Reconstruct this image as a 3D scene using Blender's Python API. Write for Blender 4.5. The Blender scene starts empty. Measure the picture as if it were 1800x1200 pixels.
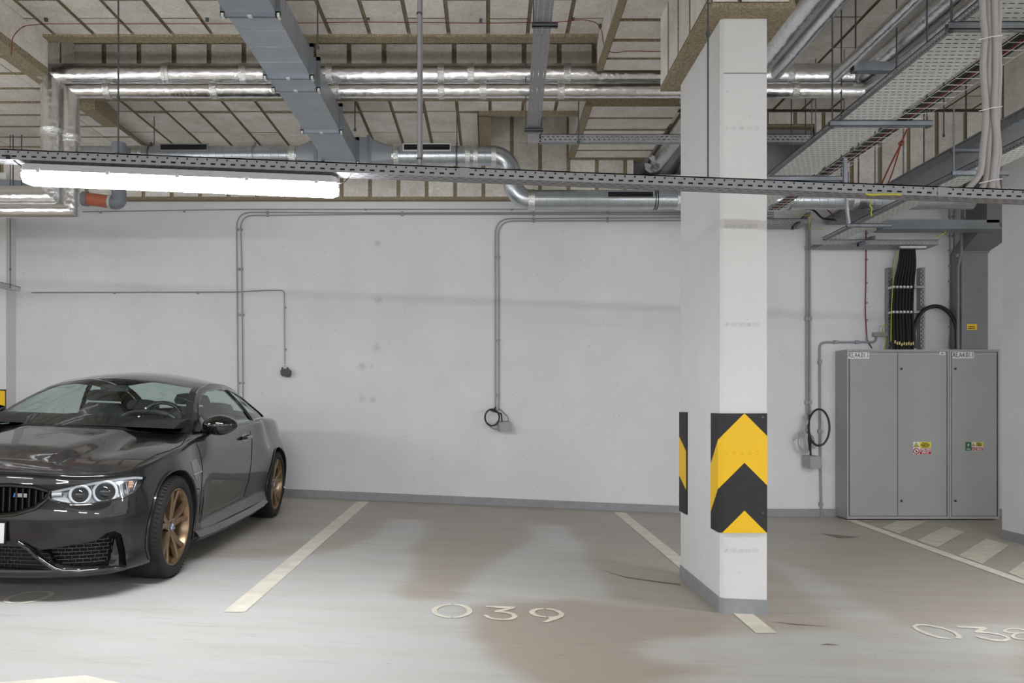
import bpy, bmesh, math, random
import numpy as np
from mathutils import Vector, Matrix, Euler
from mathutils.bvhtree import BVHTree
from mathutils.geometry import delaunay_2d_cdt

random.seed(7)
rng = np.random.default_rng(7)
SC = bpy.context.scene
COL = SC.collection

# ------------------------------------------------------------------ camera, world, exposure
F, CX, CY, CZ = 1400.0, 858.0, 712.0, 1.221
cam_d = bpy.data.cameras.new('camera')
cam_d.sensor_width = 36; cam_d.lens = 36 * F / 1800
cam_d.shift_x = (900 - CX) / 1800; cam_d.shift_y = (CY - 600) / 1800
cam_d.clip_start = .05; cam_d.clip_end = 100
cam = bpy.data.objects.new('camera', cam_d); COL.objects.link(cam)
cam.location = (0, 0, CZ); cam.rotation_euler = (math.pi / 2, 0, 0)
SC.camera = cam
w = bpy.data.worlds.new('world'); SC.world = w; w.use_nodes = True
w.node_tree.nodes['Background'].inputs[0].default_value = (.96, .98, 1.0, 1)
w.node_tree.nodes['Background'].inputs[1].default_value = 1.05
SC.view_settings.view_transform = 'Standard'; SC.view_settings.look = 'None'
SC.view_settings.exposure = 0.32; SC.view_settings.gamma = 1.0
SC.view_settings.use_curve_mapping = False
LAMP_E = 100.0          # emission of the fluorescent style lamps

# ------------------------------------------------------------------ materials
def srgb(r, g, b):
    f = lambda c: (c / 255 / 12.92) if c / 255 <= .04045 else ((c / 255 + .055) / 1.055) ** 2.4
    return (f(r), f(g), f(b), 1)

def new_mat(name):
    m = bpy.data.materials.new(name); m.use_nodes = True
    nt = m.node_tree; b = nt.nodes['Principled BSDF']
    return m, nt, b

def N(nt, t, **kw):
    n = nt.nodes.new(t)
    for k, v in kw.items(): setattr(n, k, v)
    return n

def simple(name, col, rough=.5, metal=0., noise=0., nscale=20., bump=0., bscale=60., spec=.5, coat=0., rand=0., coords='Object'):
    m, nt, b = new_mat(name)
    b.inputs['Base Color'].default_value = col
    b.inputs['Roughness'].default_value = rough; b.inputs['Metallic'].default_value = metal
    b.inputs['Specular IOR Level'].default_value = spec
    b.inputs['Coat Weight'].default_value = coat; b.inputs['Coat Roughness'].default_value = .03
    geo = N(nt, 'ShaderNodeNewGeometry')
    last = None
    if noise > 0 or rand > 0:
        mix = N(nt, 'ShaderNodeMix', data_type='RGBA', blend_type='MULTIPLY')
        mix.inputs[0].default_value = 1; mix.inputs[6].default_value = col
        rmp = N(nt, 'ShaderNodeMapRange')
        nz = N(nt, 'ShaderNodeTexNoise'); nz.inputs['Scale'].default_value = nscale; nz.inputs['Detail'].default_value = 6
        nt.links.new(geo.outputs['Position'], nz.inputs['Vector'])
        nt.links.new(nz.outputs[0], rmp.inputs[0])
        rmp.inputs[1].default_value = .3; rmp.inputs[2].default_value = .7
        rmp.inputs[3].default_value = 1 - noise; rmp.inputs[4].default_value = 1 + noise * .3
        src = rmp.outputs[0]
        if rand > 0:
            oi = N(nt, 'ShaderNodeObjectInfo'); r2 = N(nt, 'ShaderNodeMapRange')
            nt.links.new(oi.outputs['Random'], r2.inputs[0]); r2.inputs[3].default_value = 1 - rand; r2.inputs[4].default_value = 1
            mu = N(nt, 'ShaderNodeMath', operation='MULTIPLY'); nt.links.new(src, mu.inputs[0]); nt.links.new(r2.outputs[0], mu.inputs[1]); src = mu.outputs[0]
        nt.links.new(src, mix.inputs[7])
        nt.links.new(mix.outputs[2], b.inputs['Base Color'])
    if bump > 0:
        nz = N(nt, 'ShaderNodeTexNoise'); nz.inputs['Scale'].default_value = bscale; nz.inputs['Detail'].default_value = 4
        nt.links.new(geo.outputs['Position'], nz.inputs['Vector'])
        bp = N(nt, 'ShaderNodeBump'); bp.inputs['Strength'].default_value = bump; bp.inputs['Distance'].default_value = .01
        nt.links.new(nz.outputs[0], bp.inputs['Height']); nt.links.new(bp.outputs[0], b.inputs['Normal'])
    return m

def board_mat(name, col, dots=.35):
    """mineral insulation board: pale with small darker pores"""
    m, nt, b = new_mat(name)
    geo = N(nt, 'ShaderNodeNewGeometry'); oi = N(nt, 'ShaderNodeObjectInfo')
    nz = N(nt, 'ShaderNodeTexNoise'); nz.inputs['Scale'].default_value = 5; nz.inputs['Detail'].default_value = 8
    nz.inputs['Roughness'].default_value = .7
    nf = N(nt, 'ShaderNodeTexNoise'); nf.inputs['Scale'].default_value = 55; nf.inputs['Detail'].default_value = 3
    vo = N(nt, 'ShaderNodeTexVoronoi'); vo.inputs['Scale'].default_value = 28
    for n in (nz, nf, vo): nt.links.new(geo.outputs['Position'], n.inputs['Vector'])
    cr = N(nt, 'ShaderNodeValToRGB')
    cr.color_ramp.elements[0].position = .32; cr.color_ramp.elements[0].color = (col[0] * .80, col[1] * .77, col[2] * .71, 1)
    cr.color_ramp.elements[1].position = .62; cr.color_ramp.elements[1].color = col
    nt.links.new(nz.outputs[0], cr.inputs[0])
    mr = N(nt, 'ShaderNodeMapRange'); mr.inputs[1].default_value = .06; mr.inputs[2].default_value = .16
    mr.inputs[3].default_value = 1 - dots; mr.inputs[4].default_value = 1
    nt.links.new(vo.outputs['Distance'], mr.inputs[0])
    m2 = N(nt, 'ShaderNodeMapRange'); m2.inputs[1].default_value = .35; m2.inputs[2].default_value = .6
    m2.inputs[3].default_value = .86; m2.inputs[4].default_value = 1
    nt.links.new(nf.outputs[0], m2.inputs[0])
    m3 = N(nt, 'ShaderNodeMapRange'); m3.inputs[3].default_value = .84; m3.inputs[4].default_value = 1
    nt.links.new(oi.outputs['Random'], m3.inputs[0])
    a = N(nt, 'ShaderNodeMath', operation='MULTIPLY'); c = N(nt, 'ShaderNodeMath', operation='MULTIPLY')
    nt.links.new(mr.outputs[0], a.inputs[0]); nt.links.new(m2.outputs[0], a.inputs[1])
    nt.links.new(a.outputs[0], c.inputs[0]); nt.links.new(m3.outputs[0], c.inputs[1])
    mix = N(nt, 'ShaderNodeMix', data_type='RGBA', blend_type='MULTIPLY'); mix.inputs[0].default_value = 1
    nt.links.new(cr.outputs[0], mix.inputs[6]); nt.links.new(c.outputs[0], mix.inputs[7])
    nt.links.new(mix.outputs[2], b.inputs['Base Color'])
    b.inputs['Roughness'].default_value = .9
    bp = N(nt, 'ShaderNodeBump'); bp.inputs['Strength'].default_value = .25; bp.inputs['Distance'].default_value = .01
    nt.links.new(nf.outputs[0], bp.inputs['Height']); nt.links.new(bp.outputs[0], b.inputs['Normal'])
    return m

def foil_mat(name, col=(.80, .80, .81, 1), rough=.24, strength=.65, scale=6.):
    m, nt, b = new_mat(name)
    b.inputs['Metallic'].default_value = 1; b.inputs['Base Color'].default_value = col
    geo = N(nt, 'ShaderNodeNewGeometry')
    nz = N(nt, 'ShaderNodeTexNoise'); nz.inputs['Scale'].default_value = scale; nz.inputs['Detail'].default_value = 7; nz.inputs['Roughness'].default_value = .65
    vo = N(nt, 'ShaderNodeTexVoronoi'); vo.inputs['Scale'].default_value = scale * 3; vo.feature = 'F1'
    nt.links.new(geo.outputs['Position'], nz.inputs['Vector']); nt.links.new(geo.outputs['Position'], vo.inputs['Vector'])
    ad = N(nt, 'ShaderNodeMath', operation='MULTIPLY_ADD'); ad.inputs[1].default_value = .35
    nt.links.new(vo.outputs['Distance'], ad.inputs[0]); nt.links.new(nz.outputs[0], ad.inputs[2])
    bp = N(nt, 'ShaderNodeBump'); bp.inputs['Strength'].default_value = strength; bp.inputs['Distance'].default_value = .012
    nt.links.new(ad.outputs[0], bp.inputs['Height']); nt.links.new(bp.outputs[0], b.inputs['Normal'])
    b.inputs['Roughness'].default_value = rough
    return m

def glass_mat(name, tint, transp=.7, rough=.02):
    m = bpy.data.materials.new(name); m.use_nodes = True; nt = m.node_tree; nt.nodes.clear()
    out = N(nt, 'ShaderNodeOutputMaterial'); tr = N(nt, 'ShaderNodeBsdfTransparent'); gl = N(nt, 'ShaderNodeBsdfGlossy')
    tr.inputs[0].default_value = tint; gl.inputs['Roughness'].default_value = rough; gl.inputs[0].default_value = (1, 1, 1, 1)
    fr = N(nt, 'ShaderNodeFresnel'); gg = N(nt, 'ShaderNodeNewGeometry'); ir = N(nt, 'ShaderNodeMapRange')
    ir.inputs[3].default_value = 1.5; ir.inputs[4].default_value = 1 / 1.5        # same reflection from both sides of the thin pane
    nt.links.new(gg.outputs['Backfacing'], ir.inputs[0]); nt.links.new(ir.outputs[0], fr.inputs[0])
    mx = N(nt, 'ShaderNodeMixShader')
    nt.links.new(fr.outputs[0], mx.inputs[0]); nt.links.new(tr.outputs[0], mx.inputs[1]); nt.links.new(gl.outputs[0], mx.inputs[2])
    nt.links.new(mx.outputs[0], out.inputs[0])
    return m

def emit_mat(name, col, s):
    m, nt, b = new_mat(name)
    b.inputs['Base Color'].default_value = (1, 1, 1, 1)
    b.inputs['Emission Color'].default_value = col; b.inputs['Emission Strength'].default_value = s
    return m

M = {}
M['board'] = board_mat('insulation_face', srgb(244, 240, 233), .3)
M['board_raw'] = simple('insulation_raw_edge', srgb(166, 153, 127), .95, noise=.5, nscale=70, bump=.9, bscale=90)
M['galv'] = simple('galvanised_sheet', srgb(150, 155, 162), .42, .75, noise=.12, nscale=14)
M['galv_duct'] = simple('duct_sheet', srgb(160, 166, 173), .42, .4, noise=.10, nscale=6)
M['tray'] = simple('tray_sheet', srgb(150, 150, 154), .5, .35, noise=.12, nscale=25)
M['tray_light'] = simple('tray_sheet_pale', srgb(206, 209, 206), .5, .15, noise=.12, nscale=25)
M['steel_dark'] = simple('dark_rod_steel', srgb(92, 98, 102), .5, .6)
M['steel_grey'] = simple('painted_grey_steel', srgb(142, 147, 152), .5, .3, noise=.1, nscale=8)
M['foil'] = foil_mat('aluminium_foil')
M['foil_tape'] = foil_mat('foil_tape', (.80, .80, .80, 1), .3, .8, 30.)
M['spiral'] = simple('spiral_duct', srgb(186, 192, 197), .27, .7, noise=.08, nscale=8)
M['conduit'] = simple('grey_plastic_conduit', srgb(150, 150, 156), .45)
M['cable_grey'] = simple('grey_cable', srgb(172, 168, 168), .55)
M['cable_dk'] = simple('darker_grey_cable', srgb(140, 137, 137), .55)
M['black'] = simple('black_rubber', srgb(26, 25, 27), .45)
M['blackp'] = simple('black_plastic', srgb(20, 20, 22), .35)
M['red'] = simple('red_cable', srgb(120, 44, 38), .6)
M['yellowgreen'] = simple('yellow_green_wire', srgb(196, 186, 40), .5)
M['orange_pipe'] = simple('orange_pipe', srgb(190, 110, 84), .5)
M['greypipe'] = simple('grey_pipe', srgb(130, 134, 142), .45)
M['basegrey'] = simple('baseboard_paint', srgb(150, 152, 156), .5, noise=.12, nscale=10, bump=.15)
M['cab'] = simple('cabinet_enamel', srgb(160, 163, 162), .42, noise=.05, nscale=3, bump=.03, bscale=300)
M['cab_dark'] = simple('cabinet_gap', srgb(52, 54, 54), .6)
M['white'] = simple('white_label', srgb(232, 232, 236), .5)
M['ink'] = simple('black_ink', srgb(22, 22, 24), .6)
M['yellow'] = simple('warning_yellow', srgb(250, 200, 8), .5)
M['yellow2'] = simple('sticker_yellow', srgb(225, 214, 40), .5)
M['redp'] = simple('sticker_red', srgb(176, 20, 40), .5)
M['green'] = simple('sticker_green', srgb(12, 92, 62), .5)
M['padblack'] = simple('hazard_black', srgb(40, 39, 41), .6, noise=.2, nscale=60, bump=.2)
M['lamp_body'] = simple('lamp_housing', srgb(196, 198, 202), .4)
M['diffuser'] = emit_mat('lit_diffuser', (.95, .98, 1, 1), LAMP_E)
M['line'] = simple('line_paint', srgb(232, 225, 212), .6, noise=.16, nscale=9)
M['hatch'] = simple('hatch_paint', srgb(214, 206, 190), .6, noise=.16, nscale=9)
M['fluff'] = foil_mat('crumpled_foil', (.85, .85, .85, 1), .25, 1., 60.)

def wall_mat(name, col, spots=(), pore=7):
    m, nt, b = new_mat(name)
    geo = N(nt, 'ShaderNodeNewGeometry')
    nz = N(nt, 'ShaderNodeTexNoise'); nz.inputs['Scale'].default_value = 1.6; nz.inputs['Detail'].default_value = 9; nz.inputs['Roughness'].default_value = .65
    nt.links.new(geo.outputs['Position'], nz.inputs['Vector'])
    cr = N(nt, 'ShaderNodeValToRGB')
    cr.color_ramp.elements[0].position = .3; cr.color_ramp.elements[0].color = (col[0] * .92, col[1] * .92, col[2] * .92, 1)
    cr.color_ramp.elements[1].position = .65; cr.color_ramp.elements[1].color = col
    nt.links.new(nz.outputs[0], cr.inputs[0])
    # small air pores of the cast concrete
    vo = N(nt, 'ShaderNodeTexVoronoi'); vo.inputs['Scale'].default_value = pore
    nt.links.new(geo.outputs['Position'], vo.inputs['Vector'])
    pr = N(nt, 'ShaderNodeMapRange'); pr.inputs[1].default_value = .03; pr.inputs[2].default_value = .05
    pr.inputs[3].default_value = .55; pr.inputs[4].default_value = 1
    nt.links.new(vo.outputs['Distance'], pr.inputs[0])
    mix = N(nt, 'ShaderNodeMix', data_type='RGBA', blend_type='MULTIPLY'); mix.inputs[0].default_value = 1
    nt.links.new(cr.outputs[0], mix.inputs[6]); nt.links.new(pr.outputs[0], mix.inputs[7])
    outc = mix.outputs[2]
    for (x, y, z, r) in spots:
        d = N(nt, 'ShaderNodeVectorMath', operation='DISTANCE'); d.inputs[1].default_value = (x, y, z)
        nt.links.new(geo.outputs['Position'], d.inputs[0])
        n2 = N(nt, 'ShaderNodeTexNoise'); n2.inputs['Scale'].default_value = 22; n2.inputs['Detail'].default_value = 4
        nt.links.new(geo.outputs['Position'], n2.inputs['Vector'])
        ma = N(nt, 'ShaderNodeMath', operation='MULTIPLY_ADD'); ma.inputs[1].default_value = r * 1.8
        nt.links.new(n2.outputs[0], ma.inputs[0]); nt.links.new(d.outputs['Value'], ma.inputs[2])
        mr = N(nt, 'ShaderNodeMapRange'); mr.inputs[1].default_value = r * .9; mr.inputs[2].default_value = r * 1.8
        mr.inputs[3].default_value = .42; mr.inputs[4].default_value = 0
        nt.links.new(ma.outputs[0], mr.inputs[0])
        mx = N(nt, 'ShaderNodeMix', data_type='RGBA'); nt.links.new(mr.outputs[0], mx.inputs[0])
        nt.links.new(outc, mx.inputs[6]); mx.inputs[7].default_value = srgb(176, 166, 146); outc = mx.outputs[2]
    nt.links.new(outc, b.inputs['Base Color'])
    b.inputs['Roughness'].default_value = .75
    n3 = N(nt, 'ShaderNodeTexNoise'); n3.inputs['Scale'].default_value = 14; n3.inputs['Detail'].default_value = 8
    nt.links.new(geo.outputs['Position'], n3.inputs['Vector'])
    bp = N(nt, 'ShaderNodeBump'); bp.inputs['Strength'].default_value = .12; bp.inputs['Distance'].default_value = .02
    nt.links.new(n3.outputs[0], bp.inputs['Height']); nt.links.new(bp.outputs[0], b.inputs['Normal'])
    return m

def W3(px, py, Y):
    return ((px - CX) / F * Y, Y, CZ + (CY - py) / F * Y)

spots = [W3(x, y, 9.75) + (r,) for (x, y, r) in [(664, 427, .06), (666, 527, .08), (662, 611, .07), (636, 643, .07), (654, 644, .04), (636, 702, .06), (655, 704, .06)]]
M['wall'] = wall_mat('painted_concrete', srgb(226, 226, 229), spots)
M['pillar'] = wall_mat('pillar_paint', srgb(226, 226, 227), pore=13)

# ------------------------------------------------------------------ mesh builder
class MB:
    def __init__(s): s.v = []; s.f = []; s.m = []; s.mats = []; s.cur = 0
    def use(s, mat):
        if mat not in s.mats: s.mats.append(mat)
        s.cur = s.mats.index(mat); return s
    def add(s, vs, fs):
        o = len(s.v); s.v += [tuple(v) for v in vs]
        for f in fs: s.f.append([i + o for i in f]); s.m.append(s.cur)
        return s
    def box(s, a, b):
        x0, y0, z0 = a; x1, y1, z1 = b
        return s.add([(x0, y0, z0), (x1, y0, z0), (x1, y1, z0), (x0, y1, z0), (x0, y0, z1), (x1, y0, z1), (x1, y1, z1), (x0, y1, z1)],
                     [(3, 2, 1, 0), (4, 5, 6, 7), (0, 1, 5, 4), (1, 2, 6, 5), (2, 3, 7, 6), (3, 0, 4, 7)])
    def obox(s, o, ax, ay, az):
        """box from corner o spanned by three vectors"""
        o = Vector(o); ax = Vector(ax); ay = Vector(ay); az = Vector(az)
        vs = [o, o + ax, o + ax + ay, o + ay]; vs += [v + az for v in vs]
        fs = [(3, 2, 1, 0), (4, 5, 6, 7), (0, 1, 5, 4), (1, 2, 6, 5), (2, 3, 7, 6), (3, 0, 4, 7)]
        if ax.cross(ay).dot(az) < 0: fs = [f[::-1] for f in fs]
        return s.add(vs, fs)
    def prism(s, poly, d):
        """poly: 3-D points (planar), d: extrusion vector"""
        d = Vector(d); p = [Vector(q) for q in poly]; n = len(p)
        nrm = Vector((0, 0, 0))
        for i in range(n): nrm += p[i].cross(p[(i + 1) % n])
        if nrm.dot(d) < 0: p = p[::-1]
        return s.add(p + [q + d for q in p], [tuple(range(n))[::-1], tuple(range(n, 2 * n))] + [(i, (i + 1) % n, (i + 1) % n + n, i + n) for i in range(n)])
    def tube(s, path, r, seg=10, caps=True, closed=False):
        p = [Vector(q) for q in path]; n = len(p)
        rr = r if isinstance(r, (list, tuple)) else [r] * n
        rings = []; up = None
        for i in range(n):
            if closed: t = (p[(i + 1) % n] - p[i - 1])
            else: t = (p[min(i + 1, n - 1)] - p[max(i - 1, 0)])
            t = t.normalized() if t.length > 1e-9 else Vector((0, 0, 1))
            if up is None:
                a = Vector((0, 0, 1)) if abs(t.z) < .9 else Vector((1, 0, 0))
                up = (a - t * a.dot(t)).normalized()
            else:
                up = up - t * up.dot(t)
                up = up.normalized() if up.length > 1e-6 else t.orthogonal().normalized()
            sd = t.cross(up)
            rings.append([p[i] + (up * math.cos(2 * math.pi * k / seg) + sd * math.sin(2 * math.pi * k / seg)) * rr[i] for k in range(seg)])
        vs = [v for g in rings for v in g]; fs = []
        for i in range(n if closed else n - 1):
            j = (i + 1) % n
            for k in range(seg):
                l = (k + 1) % seg
                fs.append((i * seg + k, i * seg + l, j * seg + l, j * seg + k))
        if caps and not closed:
            fs.append(tuple(range(seg))[::-1]); fs.append(tuple((n - 1) * seg + k for k in range(seg)))
        return s.add(vs, fs)
    def disc(s, c, axis, r, seg=16, th=.002):
        c = Vector(c); a = Vector(axis).normalized(); return s.tube([c, c + a * th], r, seg)
    def build(s, name, mat=None, parent=None, smooth=False, angle=35, world=True):
        me = bpy.data.meshes.new(name)
        off = Vector((0, 0, 0)); vs = s.v
        ob = bpy.data.objects.new(name, me); COL.objects.link(ob)
        if parent is not None:
            ob.parent = parent
            if world: off = wloc(parent)
        elif world and vs:
            a = np.array(vs); lo = a.min(0); hi = a.max(0)
            off = Vector(((lo[0] + hi[0]) / 2, (lo[1] + hi[1]) / 2, lo[2])); ob.location = off
        me.from_pydata([(x - off[0], y - off[1], z - off[2]) for x, y, z in vs], [], s.f)
        mats = s.mats if s.mats else [mat]
        for q in mats: me.materials.append(M[q] if isinstance(q, str) else q)
        if len(mats) > 1: me.polygons.foreach_set('material_index', s.m)
        if smooth:
            me.polygons.foreach_set('use_smooth', [True] * len(s.f))
            me.set_sharp_from_angle(angle=math.radians(angle))
        me.update()
        ob['_wl'] = tuple(off) if (parent is None or world) else (0, 0, 0)
        return ob

def wloc(o):
    v = Vector((0, 0, 0))
    while o is not None: v += o.location; o = o.parent
    return v

def tag(o, label=None, cat=None, group=None, kind=None):
    if label: o['label'] = label
    if cat: o['category'] = cat
    if group: o['group'] = group
    if kind: o['kind'] = kind
    return o

def empty(name, loc, label=None, cat=None, group=None, kind=None, rot=(0, 0, 0)):
    o = bpy.data.objects.new(name, None); COL.objects.link(o); o.location = loc; o.rotation_euler = rot
    o.empty_display_size = .1
    return tag(o, label, cat, group, kind)

def arc(c, r, a0, a1, n, plane='xz', other=0.):
    out = []
    for i in range(n + 1):
        a = math.radians(a0 + (a1 - a0) * i / n); u, v = c[0] + r * math.cos(a), c[1] + r * math.sin(a)
        out.append((u, other, v) if plane == 'xz' else ((other, u, v) if plane == 'yz' else (u, v, other)))
    return out

def rounded(path, r, n=5):
    """polyline with its inner corners rounded"""
    p = [Vector(q) for q in path]; out = [p[0]]
    for i in range(1, len(p) - 1):
        a, b, c = p[i - 1], p[i], p[i + 1]
        u = (a - b); v = (c - b); ra = min(r, u.length * .49, v.length * .49)
        s0 = b + u.normalized() * ra; s1 = b + v.normalized() * ra
        for k in range(n + 1):
            t = k / n; out.append(s0 * (1 - t) ** 2 + b * 2 * t * (1 - t) + s1 * t * t)
    out.append(p[-1]); return out

def text_mesh(name, body, loc, size, mat, parent, xs=1., rot=(math.pi / 2, 0, 0), depth=.0006, align='CENTER', bold=0.):
    cu = bpy.data.curves.new(name, 'FONT'); cu.body = body; cu.size = size; cu.extrude = depth; cu.offset = bold
    cu.align_x = align; cu.align_y = 'CENTER'; cu.resolution_u = 3
    tmp = bpy.data.objects.new(name, cu); COL.objects.link(tmp)
    dg = bpy.context.evaluated_depsgraph_get(); me = bpy.data.meshes.new_from_object(tmp.evaluated_get(dg))
    bpy.data.objects.remove(tmp); bpy.data.curves.remove(cu)
    R = Euler(rot).to_matrix().to_4x4()
    me.transform(R @ Matrix.Diagonal((xs, 1, 1, 1)))
    me.materials.clear(); me.materials.append(M[mat])
    ob = bpy.data.objects.new(name, me); COL.objects.link(ob)
    ob.parent = parent; ob.location = Vector(loc) - (wloc(parent) if parent else Vector((0, 0, 0)))
    return ob

# ------------------------------------------------------------------ floor
YW = 9.75
def fz(x):
    if x < 3.0: return -.043 * x
    if x < 3.5: return -.129 - (x - 3.0) * .02
    return -.139
def FP(px, py, up=0.):
    """point of the floor seen at a pixel of the 1800x1200 frame"""
    Y = 5.
    for _ in range(40):
        X = (px - CX) / F * Y; Y = .5 * Y + .5 * F * (CZ - fz(X)) / max(py - CY, 1)
    X = (px - CX) / F * Y
    return Vector((X, Y, fz(X) + up))

xs = np.concatenate([np.arange(-14, -6, 1.0), np.arange(-6, 6.6, .045), np.arange(7, 14.1, 1.0)])
ys = np.concatenate([np.arange(-9, 2.8, 1.0), np.arange(2.8, 9.76, .045), [9.8]])
GX, GY = np.meshgrid(xs, ys, indexing='ij')
PH = CZ - np.vectorize(fz)(GX)
with np.errstate(divide='ignore', invalid='ignore'):
    PYs = np.where(GY > .5, CY + F * PH / GY, 5000); PXs = np.where(GY > .5, CX + F * GX / GY, CX)
def inpoly(poly):
    r = np.zeros(PXs.shape, bool); n = len(poly)
    for i in range(n):
        x0, y0 = poly[i]; x1, y1 = poly[(i + 1) % n]
        if y0 == y1: continue
        c = ((y0 > PYs) != (y1 > PYs)) & (PXs < (x1 - x0) * (PYs - y0) / (y1 - y0) + x0); r ^= c
    return r
def c4(pts): return [(380 + x / 2.045, 820 + y / 2.045) for x, y in pts]
brown = np.ones(PXs.shape) * .75
brown[inpoly(c4([(620, 188), (760, 190), (750, 245), (705, 300), (728, 350), (712, 390), (675, 420), (655, 480), (900, 480), (930, 620), (1040, 720), (1200, 800), (-900, 800), (-900, 300), (200, 330), (440, 300), (560, 250)]))] = .12
brown[inpoly(c4([(1130, 210), (1250, 210), (1290, 250), (1325, 290), (1328, 320), (1380, 400), (1440, 480), (1250, 475), (1190, 500), (860, 490), (885, 430), (980, 350), (1060, 300), (1130, 262)]))] = .12
brown[inpoly(c4([(-900, 170), (230, 110), (560, 125), (420, 250), (-100, 330), (-900, 330)]))] = .45
brown[inpoly(c4([(920, 580), (1010, 490), (1240, 482), (1800, 540), (1800, 800), (1250, 800), (1010, 700)]))] = .95
brown[inpoly(c4([(1490, 655), (1560, 625), (1800, 600), (2900, 560), (2900, 790), (1560, 790), (1800, 720), (1640, 710), (1550, 690)]))] = .22
brown[inpoly([(1350, 985), (1420, 1000), (1640, 1130), (1500, 1120)])] = .35
def blur(a, k):
    for _ in range(k):
        a = (a + np.roll(a, 1, 0) + np.roll(a, -1, 0) + np.roll(a, 1, 1) + np.roll(a, -1, 1)) / 5
    return a
brown = blur(brown, 3)
M_f, nt, b = new_mat('coated_concrete_floor')
M['floor'] = M_f
at = N(nt, 'ShaderNodeAttribute'); at.attribute_name = 'brown'
geo = N(nt, 'ShaderNodeNewGeometry')
mp = N(nt, 'ShaderNodeMapping'); mp.inputs['Scale'].default_value = (.45, 2.2, 1); nt.links.new(geo.outputs['Position'], mp.inputs[0])
nz = N(nt, 'ShaderNodeTexNoise'); nz.inputs['Scale'].default_value = 2.2; nz.inputs['Detail'].default_value = 9; nz.inputs['Roughness'].default_value = .62
nt.links.new(mp.outputs[0], nz.inputs['Vector'])
ad = N(nt, 'ShaderNodeMath', operation='MULTIPLY_ADD'); ad.inputs[1].default_value = .9; nt.links.new(nz.outputs[0], ad.inputs[0])
sb = N(nt, 'ShaderNodeMath', operation='SUBTRACT'); sb.inputs[1].default_value = .45
nt.links.new(at.outputs['Fac'], sb.inputs[0]); nt.links.new(sb.outputs[0], ad.inputs[2])
cr = N(nt, 'ShaderNodeValToRGB')
cr.color_ramp.elements[0].position = .08; cr.color_ramp.elements[0].color = srgb(194, 194, 192)
cr.color_ramp.elements[1].position = .92; cr.color_ramp.elements[1].color = srgb(168, 158, 146)
e = cr.color_ramp.elements.new(.5); e.color = srgb(181, 175, 167)
nt.links.new(ad.outputs[0], cr.inputs[0])
# fine dirt and hairline scuffs
mp2 = N(nt, 'ShaderNodeMapping'); mp2.inputs['Scale'].default_value = (.5, 6, 1); nt.links.new(geo.outputs['Position'], mp2.inputs[0])
n2 = N(nt, 'ShaderNodeTexNoise'); n2.inputs['Scale'].default_value = 4; n2.inputs['Detail'].default_value = 10; n2.inputs['Roughness'].default_value = .75
nt.links.new(mp2.outputs[0], n2.inputs['Vector'])
r2 = N(nt, 'ShaderNodeMapRange'); r2.inputs[1].default_value = .28; r2.inputs[2].default_value = .46; r2.inputs[3].default_value = .78; r2.inputs[4].default_value = 1
nt.links.new(n2.outputs[0], r2.inputs[0])
vo = N(nt, 'ShaderNodeTexVoronoi'); vo.inputs['Scale'].default_value = 5.5; nt.links.new(geo.outputs['Position'], vo.inputs['Vector'])
r3 = N(nt, 'ShaderNodeMapRange'); r3.inputs[1].default_value = .02; r3.inputs[2].default_value = .045; r3.inputs[3].default_value = .55; r3.inputs[4].default_value = 1
nt.links.new(vo.outputs['Distance'], r3.inputs[0])
mu = N(nt, 'ShaderNodeMath', operation='MULTIPLY'); nt.links.new(r2.outputs[0], mu.inputs[0]); nt.links.new(r3.outputs[0], mu.inputs[1])
mx = N(nt, 'ShaderNodeMix', data_type='RGBA', blend_type='MULTIPLY'); mx.inputs[0].default_value = 1
nt.links.new(cr.outputs[0], mx.inputs[6]); nt.links.new(mu.outputs[0], mx.inputs[7]); nt.links.new(mx.outputs[2], b.inputs['Base Color'])
b.inputs['Roughness'].default_value = .48; b.inputs['Specular IOR Level'].default_value = .35
bp = N(nt, 'ShaderNodeBump'); bp.inputs['Strength'].default_value = .06; bp.inputs['Distance'].default_value = .01
nt.links.new(n2.outputs[0], bp.inputs['Height']); nt.links.new(bp.outputs[0], b.inputs['Normal'])

nx, ny = GX.shape
fv = np.stack([GX, GY, np.vectorize(fz)(GX)], -1).reshape(-1, 3)
fi = [(i * ny + j, (i + 1) * ny + j, (i + 1) * ny + j + 1, i * ny + j + 1) for i in range(nx - 1) for j in range(ny - 1)]
me = bpy.data.meshes.new('floor'); me.from_pydata(fv.tolist(), [], fi); me.materials.append(M['floor'])
atb = me.attributes.new('brown', 'FLOAT', 'POINT'); atb.data.foreach_set('value', brown.reshape(-1).astype(np.float32))
floor = bpy.data.objects.new('floor', me); COL.objects.link(floor)
tag(floor, 'grey coated concrete garage floor with brown dust stains', kind='structure')

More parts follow.
